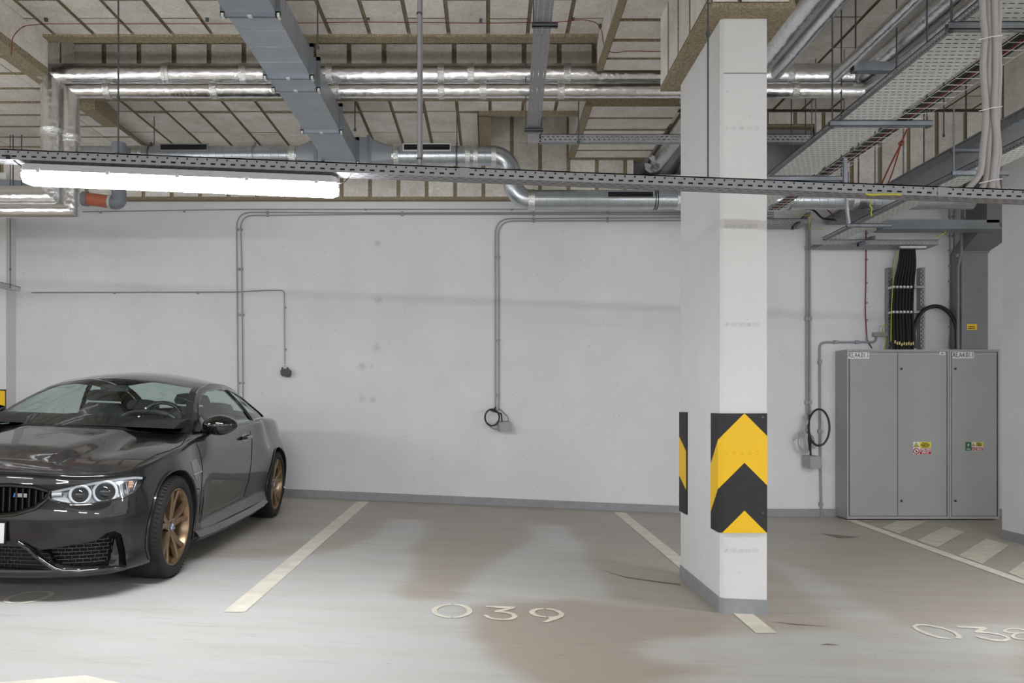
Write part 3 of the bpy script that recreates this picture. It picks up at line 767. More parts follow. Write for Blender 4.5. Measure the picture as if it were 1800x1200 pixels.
cb.tube(rounded([(lx1 - .01, 4.05, lz(lx1) - .03), (lx1 + .03, 4.05, lz(lx1) - .03), (lx1 + .065, 4.04, lz(lx1) + .0), (lx1 + .075, 4.0, lz(lx1) + .02)], .03), .0035, 8)
tag(cb.build('lamp_cable', 'blackp', None, True), 'short black cable from the right end of the lamp up into the tray', 'cable')
cb = MB(); cb.tube(rounded([(lx0 + .01, 4.05, lz(lx0) - .02), (lx0 - .03, 4.04, lz(lx0) + .0), (lx0 - .05, 4.0, lz(lx0) + .03)], .03), .0035, 8)
cb.box((lx0 - .062, 3.99, lz(lx0) + .012), (lx0 - .044, 4.0, lz(lx0) + .032))
tag(cb.build('lamp_cable', 'blackp', None, True), 'short black cable from the left end of the lamp up into the tray', 'cable')
# lamps of the garage outside the frame
for (x, y) in ((3.6, 4.05), (-6.2, 4.05)):
    lamp(x, x + 1.57, y, lz, 'strip lamp on the long tray outside the picture')
for (x, y) in ((-5.2, -2.2), (-1.4, -2.2), (2.4, -2.2), (6.0, -2.2)):
    lamp(x, x + 1.57, y, lz, 'strip lamp over the driving aisle')
t2 = tray('cable_tray', 'narrow tray over the driving aisle carrying lamps', (-7, -2.25, tz(-7) ), u, 15, .10, .05, 'tray', 0)
for x_ in (-6, -2, 2, 6): rod(x_, -2.2, tz(x_) + .04, ZN + .03, 'rod holding the tray over the driving aisle', .005, group='rods over the driving aisle')
# rods
rod(Xp(208, 4.02), 4.02, tz(-1.87) + .05, ZN, 'thin dark threaded rod holding the long tray above the lamp', .0045, nut=Zp(173, 4.02))
rod(Xp(1244.5, 3.99), 3.99, tz(1.1) + .045, 4.5, 'thin dark threaded rod in front of the pillar holding the long tray', .0045, nut=Zp(60, 3.99))
# grey conduit dropping into the tray
x = Xp(737, 4.02)
e = empty('conduit', (x, 4.02, tz(x)), 'upright grey conduit dropping from the ceiling into the long tray', 'conduit')
MB().tube([(x, 4.02, tz(x) + .035), (x, 4.02, ZN)], .0105, 12).build('pipe', 'conduit', e, True)
MB().tube([(x + .012, 4.03, tz(x) + .03), (x + .012, 4.03, ZN)], .005, 8).build('cable', 'cable_dk', e, True)
for py in (24, 279): MB().tube([(x, 4.02, Zp(py, 4.02) - .004), (x, 4.02, Zp(py, 4.02) + .004)], .0145, 12).build('clamp', 'steel_dark', e)
MB().tube(rounded([(x, 4.02, tz(x) + .06), (x + .01, 4.02, tz(x) + .03), (x + .07, 4.04, tz(x) + .012)], .03), .008, 8).build('bend', 'cable_dk', e, True)

# ------------------------------------------------------------------ rectangular duct with tee and round ducts
DZ, DX0, DX1, DH = 2.56 + CZ, -1.715, -1.385, .215
duct = empty('air_duct', ((DX0 + DX1) / 2, 6.5, DZ), 'grey rectangular sheet metal air duct hanging under the ceiling', 'air duct')
YE = 8.36
fl = [2560 * 1.4 / (CY - py) * 1. for py in (-30, 23, 133, 155, 229, 283)]
fl[-1] = YE
ys_ = [1.0] + fl
for a, b_ in zip(ys_[:-1], ys_[1:]):
    mb = MB()
    mb.box((DX0, a, DZ), (DX1, b_, DZ + DH))
    nseg = max(1, int((b_ - a) / .22)) if b_ < 6.5 and b_ - a > .4 else 1
    for k in range(1, nseg): mb.box((DX0 - .001, a + (b_ - a) * k / nseg - .003, DZ - .003), (DX1 + .003, a + (b_ - a) * k / nseg + .003, DZ + DH + .002))
    mb.build('duct_section', 'galv_duct', duct)
for y in fl:
    mb = MB()
    for o, ax, az in (((DX0 - .03, y - .02, DZ - .03), (DX1 - DX0 + .06, 0, 0), (0, 0, .032)), ((DX0 - .03, y - .02, DZ + DH), (DX1 - DX0 + .06, 0, 0), (0, 0, .03)),
                      ((DX0 - .03, y - .02, DZ - .03), (.03, 0, 0), (0, 0, DH + .06)), ((DX1, y - .02, DZ - .03), (.03, 0, 0), (0, 0, DH + .06))):
        mb.obox(o, ax, (0, .012, 0), az); mb.obox((o[0], o[1] + .018, o[2]), ax, (0, .012, 0), az)
    mb.build('flange', 'galv', duct)
    for xx in (DX0 - .022, DX1 + .012):
        MB().box((xx, y - .03, DZ - .036), (xx + .018, y + .02, DZ - .012)).build('corner_bolt', 'tray_light', duct)
    MB().box(((DX0 + DX1) / 2 - .012, y - .035, DZ - .037), ((DX0 + DX1) / 2 + .014, y - .005, DZ - .026)).build('clamp', 'tray_light', duct)
YD = 8.56; RD = .103
zu, zl = Zp(274, YD), Zp(351, YD)
mb = MB(); mb.box((Xp(560, YD), YD - .19, zu - .15), (Xp(657, YD), YD + .17, zu + .14)); mb.build('tee_box', 'galv_duct', duct)
def taper(xa, xb, name):
    mb = MB(); n = 24; A = []; B = []
    for k in range(n):
        a = 2 * math.pi * (k + .5) / n; cx_, cz_ = math.cos(a), math.sin(a); s = 1 / max(abs(cx_), abs(cz_))
        A.append((xa, YD + cx_ * s * .17, zu + cz_ * s * .14)); B.append((xb, YD + cx_ * RD, zu + cz_ * RD))
    mb.add(A + B, [(k, (k + 1) % n, (k + 1) % n + n, k + n) for k in range(n)]); return mb.build(name, 'galv_duct', duct, True, 30)
taper(Xp(560, YD), Xp(524, YD), 'reducer'); taper(Xp(657, YD), Xp(690, YD), 'reducer')
for xx in (Xp(560, YD), Xp(651, YD)):
    mb = MB()
    for (y0, y1, z0, z1) in ((YD - .19, YD + .18, zu - .16, zu - .13), (YD - .19, YD + .18, zu + .13, zu + .16), (YD - .2, YD - .17, zu - .16, zu + .16)): mb.box((xx - .01, y0, z0), (xx + .025, y1, z1))
    mb.build('flange', 'galv', duct)
rod(Xp(624, 8.0), 8.0, DZ + DH - .02, ZF, 'short rod holding the far end of the rectangular duct', .006)
rod(Xp(553, 5.7), 5.8, Zp(86, 5.8), ZN, 'short dark rod beside the middle of the rectangular duct', .006)

def ribs(mb, xa, xb, z, pitch=.083, r=RD, lean=.0):
    x = xa + pitch / 2
    while x < xb - .01:
        pts = []
        for k in range(25):
            a = 2 * math.pi * k / 24; pts.append((x + k / 24 * pitch, YD + (r + .0005) * math.cos(a), z + (r + .0005) * math.sin(a)))
        mb.tube(pts, .0028, 4, caps=False); x += pitch
def round_run(root, xa, xb, z, ribbed=True):
    mb = MB().tube([(xa, YD, z), (xb, YD, z)], RD, 36); o = mb.build('spiral_pipe', 'spiral', root, True)
    if ribbed:
        m2 = MB(); ribs(m2, xa, xb, z); tag(m2.build('spiral_seam', 'spiral', root, True), kind='stuff')
def grille(root, xa, xb, z, lip=True):
    a0 = math.radians(205)
    c_ = Vector(((xa + xb) / 2, YD - RD * .97, z + .028)); h = .052 if not lip else .056
    g = MB().box((xa - .015, c_.y - .016, c_.z - h / 2 - .012), (xb + .015, c_.y - .004, c_.z + h / 2 + .012)).build('grille', 'tray_light' if lip else 'galv', root)
    MB().box((xa, c_.y - .018, c_.z - h / 2), (xb, c_.y - .012, c_.z + h / 2)).build('opening', 'cable_blk', g)
    mb = MB(); x = xa + .008
    while x < xb: mb.box((x, c_.y - .023, c_.z - h / 2), (x + .0035, c_.y - .018, c_.z + h / 2)); x += .0125
    tag(mb.build('grille_bar', 'cable_blk', g), kind='stuff')
def tape(root, x, z, w_=.05, axis='x', c=None):
    mb = MB()
    if axis == 'x':
        pts = [(x - w_ / 2 + w_ * k / 6, YD, z) for k in range(7)]
        mb.tube(pts, [RD + .003 + random.uniform(0, .004) for _ in pts], 28)
    mb.build('foil_tape', 'foil_tape', root, True)
def clampr(root, x, z, mat='steel_dark', w_=.016):
    mb = MB(); mb.tube([(x - w_ / 2, YD, z), (x + w_ / 2, YD, z)], RD + .007, 32); mb.box((x - w_ / 2, YD - .02, z + RD), (x + w_ / 2, YD + .02, z + RD + .04)); mb.build('pipe_clamp', mat, root, True)
    return x
# left run
r1 = empty('round_duct', (Xp(380, YD), YD, zu - RD), 'spiral round duct with a grille left of the rectangular duct', 'round duct')
round_run(r1, Xp(140, YD), Xp(524, YD), zu); grille(r1, Xp(290, YD), Xp(370, YD), zu + .03, False); tape(r1, Xp(516, YD), zu, .07); tape(r1, Xp(246, YD), zu, .10)
clampr(r1, Xp(266, YD), zu); clampr(r1, Xp(448, YD), zu, 'galv')
MB().tube([(Xp(271, YD), YD, zu + RD), (Xp(271, YD), YD, ZF)], .005, 6).build('hanger_rod', 'steel_dark', r1)
# right run with double bend
r2 = empty('round_duct', (Xp(900, YD), YD, zl - RD), 'spiral round duct that bends down and runs on above the wall conduits', 'round duct')
xa, xb = Xp(690, YD), Xp(868, YD); round_run(r2, xa, xb, zu)
xe = Xp(932, YD)
for t_, px_ in ((0, 697), (0, 822), (0, 836), (0, 868)): tape(r2, Xp(px_, YD), zu, .05)
clampr(r2, Xp(803, YD), zu); grille(r2, Xp(712, YD), Xp(791, YD), zu + .03, True)
MB().tube([(Xp(803, YD), YD, zu + RD), (Xp(803, YD), YD, ZF)], .005, 6).build('hanger_rod', 'steel_dark', r2)
dzv = (zu - zl); hx = xe - xb; rb = dzv / 2
pts = [(xb, YD, zu)] + [(xb + (hx / 2) * math.sin(a), YD, zu - rb + rb * math.cos(a)) for a in [math.pi / 2 * k / 9 for k in range(10)]][1:] + [(xe - (hx / 2) * math.sin(math.pi / 2 - a) , YD, zl + rb - rb * math.cos(math.pi / 2 - a)) for a in [math.pi / 2 * k / 9 for k in range(1, 10)]]
pts[-1] = (xe, YD, zl)
MB().tube(pts, RD, 32).build('double_bend', 'spiral', r2, True)
round_run(r2, xe, 5.2, zl); tape(r2, xe + .01, zl, .07); tape(r2, Xp(1194, YD), zl, .07); tape(r2, Xp(1500, YD), zl, .06)
grille(r2, Xp(1066, YD), Xp(1144, YD), zl + .0, False)
for px_ in (1150, 1154): clampr(r2, Xp(px_, YD), zl, 'blackp', .008)
clampr(r2, Xp(1388, YD), zl, 'galv', .02)

# ------------------------------------------------------------------ foil wrapped pipe pair
def foil_pipe(name, label, path, r, joints=(), mitre=(), group='foil-wrapped pipes'):
    e = empty(name, path[len(path) // 2], label, 'insulated pipe', group)
    p = [Vector(q) for q in path]
    mb = MB()
    for i in range(len(p) - 1):
        a, b_ = p[i], p[i + 1]; n = max(2, int((b_ - a).length / .05)); d = (b_ - a).normalized(); e1 = d.orthogonal().normalized(); e2 = d.cross(e1)
        # mitred ends
        na = (d + (a - p[i - 1]).normalized()).normalized() if i > 0 else d
        nb = (d + (p[i + 2] - b_).normalized()).normalized() if i < len(p) - 2 else d
        seg = 28; rings = []
        rr_ = random.Random(int(a.x * 100 + b_.z * 37))
        for k in range(n + 1):
            t = k / n; ring = []
            for s in range(seg):
                an = 2 * math.pi * s / seg; off = (e1 * math.cos(an) + e2 * math.sin(an)) * (r * (1 + rr_.uniform(-.012, .012)))
                q = a + (b_ - a) * t + off
                if k == 0: q = a + off - d * (off.dot(na) / d.dot(na))
                if k == n: q = b_ + off - d * (off.dot(nb) / d.dot(nb))
                ring.append(q)
            rings.append(ring)
        fs = [(k * seg + s, k * seg + (s + 1) % seg, (k + 1) * seg + (s + 1) % seg, (k + 1) * seg + s) for k in range(n) for s in range(seg)]
        fs += [tuple(range(seg))[::-1], tuple(n * seg + s for s in range(seg))]
        m1 = MB().add([v for g in rings for v in g], fs); m1.build('pipe_section', 'foil', e, True, 50)
    for (q, d) in joints:
        q = Vector(q); d = Vector(d); pts = [q + d * (.06 * k / 5) for k in range(6)]
        MB().tube(pts, [r + .004 + random.uniform(0, .006) for _ in pts], 26).build('tape_band', 'foil_tape', e, True)
    return e
YU, YL = 7.27, 7.20
zU, zL_ = Zp(132, YU), Zp(159, YL)
RU, RL = .100, .066
xv1, xv2 = Xp(93, YU), Xp(126, YL)
zb1, zb2 = Zp(346, YU), Zp(370, YL)
foil_pipe('foil_pipe', 'thicker foil-wrapped pipe running across under the ceiling and turning down at the left', [(-9, YU, zb1), (xv1, YU, zb1), (xv1, YU, zU), (Xp(1512, YU), YU, zU), (Xp(1512, YU), 3.0, zU)], RU,
          [((Xp(q, YU), YU, zU), (1, 0, 0)) for q in (290, 425, 575, 770, 822, 990, 1380, 1500)] + [((xv1, YU, Zp(240, YU)), (0, 0, 1))])
foil_pipe('foil_pipe', 'thinner foil-wrapped pipe running just below the thick one and turning down at the left', [(-9, YL, zb2), (xv2, YL, zb2), (xv2, YL, zL_), (Xp(1527, YL), YL, zL_), (Xp(1527, YL), 3.0, zL_)], RL,
          [((Xp(q, YL), YL, zL_), (1, 0, 0)) for q in (185, 372, 585, 770, 843, 980, 1390)] + [((xv2, YL, Zp(250, YL)), (0, 0, 1))])
# the pair above right of the pillar
foil_pipe('foil_pipe', 'broad foil-wrapped pipe running away from the camera right of the pillar', [(2.27, 2.5, 2.85 + CZ), (2.27, 6.75, 2.85 + CZ), (2.27, 6.75, 3.2 + CZ)], .10)
foil_pipe('foil_pipe', 'slim foil-wrapped pipe beside the broad one right of the pillar', [(2.46, 2.5, 2.84 + CZ), (2.46, 6.75, 2.84 + CZ), (2.46, 6.75, 3.2 + CZ)], .058)
foil_pipe('foil_pipe', 'thin foil-wrapped pipe over the wide perforated tray', [(3.0, 2.5, 2.84 + CZ), (3.0, 6.9, 2.84 + CZ)], .05)
# bracket under them
strut('support_strut', 'grey channel under the elbows of the foil pipes', (Xp(1498, 6.6), 6.6, Zp(127, 6.6)), (Xp(1582, 6.6), 6.6, Zp(127, 6.6)), .075)
rod(Xp(1504, 6.6), 6.6, Zp(127, 6.6), ZR + .05, 'dark rod above the elbows of the foil pipes', .007)
rod(Xp(1576, 6.3), 6.3, Zp(122, 6.3), ZR + .05, 'second dark rod over the foil pipe bracket', .006)
# pipes passing into the opening by the pillar
for (x_, r, lb) in ((2.05, .10, 'foil pipe entering the dark wall opening behind the pillar, left one'), (2.40, .11, 'foil pipe entering the dark wall opening behind the pillar, right one')):
    foil_pipe('foil_pipe', lb, [(x_, 7.7, CZ + 2.945), (x_, YW + .9, CZ + 2.945)], r)
cf = MB(); rr_ = random.Random(3)
cpt = Vector(W3(1150, 290, 9.2))
for k in range(34):
    d = Vector((rr_.gauss(0, 1), rr_.gauss(0, .5), rr_.gauss(0, 1))).normalized(); s = d.orthogonal().normalized() * rr_.uniform(.02, .05); q = cpt + d * rr_.uniform(.02, .10); t = d.cross(s)
    cf.add([cpt + s * .4, q + t * .8, q - t * .6 + s, q + d * .02 - s], [(0, 1, 2), (0, 2, 3)])
e = empty('crumpled_foil', cpt, 'crumpled ball of foil hanging on a wire left of the pillar', 'foil'); cf.build('foil_ball', 'fluff', e)
MB().tube([cpt, W3(1144, 252, 9.2)], .004, 6).build('wire', 'steel_dark', e)

# ------------------------------------------------------------------ slim tray dropping out of the picture top and its crosswise channel
zc = 2.5 + CZ
p0 = Vector(((-2.5 + .0) * 0 + .27, 4.3, zc)); 
a0 = Vector((.1166 * 2.5, 4.92, zc)); a1 = Vector((.1417 * 2.5, 7.19, zc)); uu = (a1 - a0).normalized()
tray('cable_tray', 'slim perforated tray running away from the camera under the ceiling', a0 - uu * 1.6, uu, (a1 - a0).length + 1.75, .116, .05, 'tray', 3, .03, .015, .004)
for Y_ in (1400 * 2.5 / (CY - 40), 1400 * 2.5 / (CY - 225)):
    xx = .12 * 2.5 + (.02 * 2.5) * (Y_ - 4.92) / 2.3
    strut('tray_hanger', 'small dark cross bar under the slim tray' + (', upper one' if Y_ < 6 else ', lower one'), (xx - .02, Y_, zc - .03), (xx + .15, Y_, zc - .03), .025, 'steel_dark', cat='hanger')
    rod(xx - .01, Y_, zc - .03, 4.6, 'thin rod beside the slim tray' + (', upper one' if Y_ < 6 else ', lower one'), .004)
dr = MB(); xx = Xp(928, 7.25)
sheet(dr, (xx, 7.25, Zp(251, 7.25)), (1, 0, 0), (0, 0, 1), .115, .17, [(.02 * k, .02 * k + .006, .02, .008, .3 * (k % 2)) for k in range(1, 8)]); dr.box((xx - .003, 7.25, Zp(251, 7.25)), (xx, 7.33, Zp(251, 7.25) + .17)); dr.box((xx + .115, 7.25, Zp(251, 7.25)), (xx + .118, 7.33, Zp(251, 7.25) + .17))
tag(dr.build('tray_bend', 'tray'), 'perforated corner piece where the slim tray turns to the right', 'tray bend')
tray('cable_tray', 'slotted crosswise channel passing behind the pillar under the ceiling', (Xp(948, 7.25), 7.25, Zp(249.5, 7.25)), (1, 0, 0), Xp(1425, 7.25) - Xp(948, 7.25), .07, .072, 'tray', 1, .05, .03, .008, side_rows=[(.018, .028, .045, .024, 0.), (.044, .054, .045, .024, .5)])
rod(Xp(1017, 7.2), 7.2, Zp(252, 7.2), Zp(178, 7.2), 'short dark rod on the crosswise channel', .006)

# ------------------------------------------------------------------ wide trays at the right
b_ = 2.05
wt = tray('cable_tray', 'wide perforated cable tray running diagonally up to the right', (1.243 * b_, 2.9, b_ + CZ), (0, 1, 0), 8.75 - 2.9, .345, .06, 'tray_light', 12, .045, .026, .005, side_rows=[(.015, .021, .03, .018, 0.), (.035, .041, .03, .018, .5)], side_mat='tray')
for k in range(9):  # row of black cables added above the base so the slots read as shade
    tag(MB().tube([(1.243 * b_ + .02 + .036 * k, 2.95, b_ + CZ + .019), (1.243 * b_ + .02 + .036 * k, 8.7, b_ + CZ + .019)], .0165, 8).build('slot_shade_cable', 'black', None, True), 'dark cable added inside the wide perforated tray to make its slots look shaded', 'cable', 'cables added to darken the slots of the wide perforated tray')
for k, (py, l) in enumerate(((50, 'nearest'), (220, 'middle'), (316, 'far'))):
    Y_ = F * (b_ - .03) / (CY - py)
    strut('support_strut', l + ' galvanised strut carrying the wide perforated tray', (1.2 * b_, Y_, b_ + CZ - .042), (1.56 * b_, Y_, b_ + CZ - .042), .04)
    rod(1.212 * b_, Y_, b_ + CZ - .05, ZR + .05, l + ' rod on the left of the wide perforated tray', .006)
    rod(1.545 * b_, Y_, b_ + CZ - .05, ZR + .05, l + ' rod on the right of the wide tray', .006)
# wire basket with red cables beside it
bx0, bx1 = 1.432 * b_, 1.515 * b_
bk = empty('wire_basket', (bx0, 6, b_ + CZ), 'wire basket tray with red cables beside the wide perforated tray', 'wire basket')
mb = MB()
for xx in (bx0, (bx0 + bx1) / 2, bx1): mb.tube([(xx, 3, b_ + CZ + .0), (xx, 8.4, b_ + CZ)], .0025, 4)
for xx in (bx0, bx1): mb.tube([(xx, 3, b_ + CZ + .06), (xx, 8.4, b_ + CZ + .06)], .0025, 4)
y = 3.
while y < 8.4:
    mb.tube([(bx0, y, b_ + CZ + .06), (bx0, y, b_ + CZ), (bx1, y, b_ + CZ), (bx1, y, b_ + CZ + .06)], .0022, 4); y += .1
mb.build('basket_wire', 'tray_light', bk)
for k, (xx, m_, r_) in enumerate(((.35, 'black', .013), (.52, 'red', .010), (.7, 'black', .012), (.2, 'black', .012))):
    MB().tube([(bx0 + (bx1 - bx0) * xx + .006 * math.sin(y_ * 3 + k), y_, b_ + CZ + .018) for y_ in np.arange(3, 8.5, .2)], r_, 8).build('cable', m_, bk, True)
# red cable triangle hanging from the basket
q0 = Vector(W3(1597, 222, 6.0)); q1 = Vector(W3(1584, 252, 6.05))
mb = MB(); mb.tube(rounded([q0, q1, W3(1560, 300, 6.3), W3(1540, 345, 6.6)], .1), .0065, 8); mb.tube(rounded([q1, W3(1570, 300, 6.3), W3(1552, 345, 6.6)], .1), .0055, 8)
mb.tube([q1 + Vector((-.02, 0, 0)), q1 + Vector((0, -.02, .02)), q1 + Vector((.02, 0, 0)), q1 + Vector((0, .02, -.02))], .006, 6, closed=True)
tag(mb.build('red_cable', 'red', None, True), 'pair of thin red cables hanging down from the wire basket', 'cable')

# flat grey duct and second tray at the far right
b2 = 2.2
fd = empty('flat_duct', (4.3, 7, b2 + CZ), 'smooth flat grey duct running diagonally at the upper right', 'flat duct')
MB().box((1.87 * b2, 3, b2 + CZ), (2.03 * b2, 9.7, b2 + CZ + .075)).build('duct_body', 'steel_grey', fd)
MB().box((1.863 * b2, 3, b2 + CZ + .07), (2.035 * b2, 9.7, b2 + CZ + .082)).build('lid', 'steel_grey', fd)
for Y_ in (6.2, 8.1): MB().box((1.862 * b2, Y_, b2 + CZ - .004), (2.035 * b2, Y_ + .03, b2 + CZ + .08)).build('joint_band', 'galv', fd)
b3 = 1.93
tray('cable_tray', 'perforated tray below the flat grey duct at the right', (2.055 * b3, 3.2, b3 + CZ), (0, 1, 0), 9.45 - 3.2, .185, .06, 'tray_light', 6, .04, .022, .005, side_rows=[(.015, .022, .04, .02, 0.), (.037, .044, .04, .02, .5)], side_mat='tray')
for k in range(5):  # black cables added here too, giving the slots their shaded look
    tag(MB().tube([(2.055 * b3 + .02 + .035 * k, 3.25, b3 + CZ + .018), (2.055 * b3 + .02 + .035 * k, 9.4, b3 + CZ + .018)], .016, 8).build('slot_shade_cable', 'black', None, True), 'dark cable added inside the tray below the flat duct to make its slots look shaded', 'cable', 'cables added to darken the slots of the tray below the flat duct')
for k, (py, l) in enumerate(((306, 'nearer'), (398, 'farther'))):
    Y_ = F * (b3 - .03) / (CY - py)
    strut('support_strut', l + ' strut under the perforated tray at the right', (1.975 * b3, Y_, b3 + CZ - .04), (2.22 * b3, Y_, b3 + CZ - .04), .035)
    rod(1.985 * b3, Y_, b3 + CZ - .04, b3 + CZ + .55, l + ' pale rod at the left of that tray', .007, 'galv')
strut('support_strut', 'thin strut crossing behind the pale rod at the right', W3(1672, 268, 6.8), W3(1738, 268, 6.8), .03)
# crosswise trays by the wall
tray('cable_tray', 'perforated tray along the wall just right of the pillar', (Xp(1340, 9.3), 9.3, Zp(393, 9.3)), (1, 0, 0), Xp(1420, 9.3) - Xp(1340, 9.3), .3, .06, 'tray', 8, .045, .025, .006)
tray('cable_tray', 'perforated tray by the wall above the electrical cabinets', (Xp(1446, 9.3), 9.3, Zp(430, 9.3)), (1, 0, 0), Xp(1650, 9.3) - Xp(1446, 9.3), .3, .06, 'tray', 8, .045, .025, .006)
gb = empty('steel_beam', W3(1640, 398, 9.0), 'grey steel beam under the ceiling above the cabinets', 'steel beam')
MB().box((Xp(1545, 9.1), 9.1, Zp(403, 9.1)), (Xp(1757, 9.1), 9.16, Zp(386, 9.1))).build('web', 'steel_grey', gb)
MB().box((Xp(1545, 9.1), 9.0, Zp(405, 9.1)), (Xp(1757, 9.1), 9.22, Zp(403, 9.1))).build('flange', 'steel_grey', gb)
strut('support_strut', 'short slanted strut under the near wall tray', W3(1393, 404, 9.1), W3(1422, 378, 9.7), .04)
strut('support_strut', 'short slanted strut under the tray over the cabinets', W3(1508, 434, 9.1), W3(1536, 420, 9.7), .04)
strut('support_strut', 'bright strut where the black cables start', W3(1582, 437, 9.3), W3(1627, 437, 9.3), .035, 'tray_light')
strut('support_strut', 'dark slanted strut with yellow green wires', W3(1660, 410, 9.2), W3(1697, 388, 9.6), .035, 'steel_dark')
# yellow-green earthing wires
def wig(name, label, pts, r=.0035, mat='yellowgreen', cat='wire', rnd=.05):
    return tag(MB().tube(rounded(pts, rnd, 4), r, 6).build(name, mat, None, True), label, cat)
wig('earth_wire', 'coiled yellow green wire on the wall tray by the pillar', [W3(1405, 374, 9.28), W3(1414, 380, 9.26), W3(1425, 376, 9.28), W3(1424, 385, 9.27), W3(1421, 402, 9.3), W3(1431, 404, 9.3), W3(1440, 401, 9.4), W3(1447, 403, 9.5)])
wig('earth_wire', 'yellow green wire dangling below the front tray at the right', [W3(1529, 349, 4.08), W3(1533, 355, 4.1), W3(1528, 361, 4.1), W3(1534, 366, 4.1), W3(1531, 372, 4.1), W3(1532, 380, 4.1)], .0025)
wig('earth_wire', 'yellow green bonding strap on the side of the front tray', [W3(1521, 340, 3.99), W3(1530, 342.5, 3.985), W3(1560, 341, 3.985), W3(1584, 342, 3.99)], .005)
wig('earth_wire', 'yellow green wire lying on the dark slanted strut', [W3(1649, 416, 9.2), W3(1662, 408, 9.15), W3(1670, 402, 9.2), W3(1680, 399, 9.2), W3(1682, 393, 9.3), W3(1690, 390, 9.3)], .006)
wig('black_cable', 'tangle of black cables above the wall tray', [W3(1400, 366, 9.4), W3(1430, 368, 9.4), W3(1445, 384, 9.3), W3(1470, 387, 9.5)], .012, 'black', 'cable')
wig('red_cable', 'thin red cable above the wall tray', [W3(1430, 360, 9.4), W3(1450, 364, 9.4), W3(1466, 380, 9.4)], .008, 'red', 'cable')
# grey cable bundle dropping into the front tray
bundle = [((1727, 0), (1731, 60), (1728, 120), (1733, 200), (1728, 260), (1722, 305), (1700, 333)), ((1737, 0), (1741, 60), (1738, 130), (1742, 190), (1738, 260), (1735, 310), (1724, 336)),
          ((1748, 0), (1749, 50), (1750, 120), (1747, 190), (1751, 250), (1746, 300), (1742, 338)), ((1756, 0), (1754, 60), (1756, 130), (1752, 210), (1755, 270), (1750, 310), (1754, 338))]
for k, L in enumerate(bundle):
    Yb = 4.04 + (.016 if k % 2 else -.004)
    pts = [Vector(W3(L[0][0], -260, Yb))] + [Vector(W3(x, y, Yb)) for x, y in L]
    # smooth
    sm = []
    for i in range(len(pts) - 1):
        for t in np.linspace(0, 1, 6, endpoint=False):
            p_0, p_1, p_2, p_3 = pts[max(i - 1, 0)], pts[i], pts[i + 1], pts[min(i + 2, len(pts) - 1)]
            sm.append(.5 * ((2 * p_1) + (p_2 - p_0) * t + (2 * p_0 - 5 * p_1 + 4 * p_2 - p_3) * t * t + (3 * p_1 - p_0 - 3 * p_2 + p_3) * t ** 3))
    sm.append(pts[-1])
    o = tag(MB().tube(sm, .0155, 12).build('flexible_conduit', 'cable_grey', None, True), ['outer left', 'second from left', 'third from left', 'outer right'][k] + ' grey conduit of the bundle dropping into the front tray', 'flexible conduit', 'grey conduits dropping into the front tray')
for i, py in enumerate((64, 189, 316)):
    a = Vector(W3(1721, py + 6, 3.995)); b4 = Vector(W3(1762, py - 2, 3.995))
    tag(MB().tube([a, (a + b4) / 2 + Vector((0, -.012, 0)), b4], .0022, 6).build('cable_tie', 'white', None, True), ['upper', 'middle', 'lower'][i] + ' pale cable tie around the grey conduit bundle', 'cable tie')

# many thin rods under the dark ceiling at the right
for i, (px, y0, y1, Y_, mt) in enumerate(((1391, 175, 290, 8.6, 'steel_dark'), (1416, 190, 280, 8.9, 'steel_dark'), (1427, 170, 240, 8.4, 'galv'), (1434, 170, 236, 8.2, 'galv'), (1484, 170, 215, 8.0, 'galv'), (1659, 180, 240, 7.6, 'steel_dark'),
        (1538, 215, 325, 8.4, 'galv'), (1544, 215, 325, 8.4, 'galv'), (1588, 240, 310, 8.6, 'galv'), (1624, 206, 290, 9.3, 'steel_dark'), (1698, 170, 250, 8.8, 'steel_dark'), (1509, 270, 330, 9.2, 'steel_dark'))):
    rod(Xp(px, Y_), Y_, Zp(y1, Y_), ZR + .03, 'thin vertical rod under the dark ceiling at the right', .006 if i < 6 else .008, mt, group='thin rods under the dark ceiling')
e = empty('hanger_post', W3(1488, 340, 6.4), 'grey hanger post below the wide tray', 'hanger post')
MB().box((Xp(1484, 6.4), 6.4, Zp(330, 6.4)), (Xp(1490, 6.4), 6.43, Zp(278, 6.4))).build('channel', 'steel_grey', e)
wig('grey_cable', 'short flared grey cable below the front tray', [W3(1488, 348, 6.4), W3(1489, 372, 6.4), W3(1492, 392, 6.45)], .016, 'conduit', 'cable')

# ------------------------------------------------------------------ wall conduits
def wall_conduit(label, pts, r=.0075, clips=(), mat='conduit', rnd=.28, Y=None, name='conduit', clipaxis=None):
    Y = Y or YW - .022
    P_ = rounded([Vector(W3(x, y, Y)) for x, y in pts], rnd, 8)
    e = empty(name, P_[len(P_) // 2], label, 'conduit')
    MB().tube(P_, r, 10).build('pipe', mat, e, True)
    for (x, y) in clips:
        q = Vector(W3(x, y, Y)); MB().box((q.x - r * 1.7, Y - r * 1.35, q.z - r * 1.7), (q.x + r * 1.7, YW, q.z + r * 1.7)).build('clip', 'conduit', e)
    return e
wall_conduit('thin grey conduit along the top of the wall from the left, uppermost of the group', [(145, 372), (420, 368), (1196, 367.5), (1360, 367)], .006, [(176, 372.5), (323, 371), (642, 368), (900, 368)])
wall_conduit('grey conduit bending down at the tall left drop, outer one', [(418.5, 700), (416.5, 480), (416, 373), (470, 373), (640, 374), (1360, 373)], .0078, [(417.5, 403), (419, 473), (421, 553), (420, 673), (470, 373), (707, 373.5), (938, 373), (1068, 373)])
wall_conduit('grey conduit bending down at the tall left drop, inner one', [(427, 700), (425, 480), (423, 378.5), (470, 378.5), (640, 376.5), (1360, 376.8)], .0078, [(424, 403), (424.5, 473), (427, 553), (427, 673), (470, 378.5), (707, 377.3), (938, 377.4)])
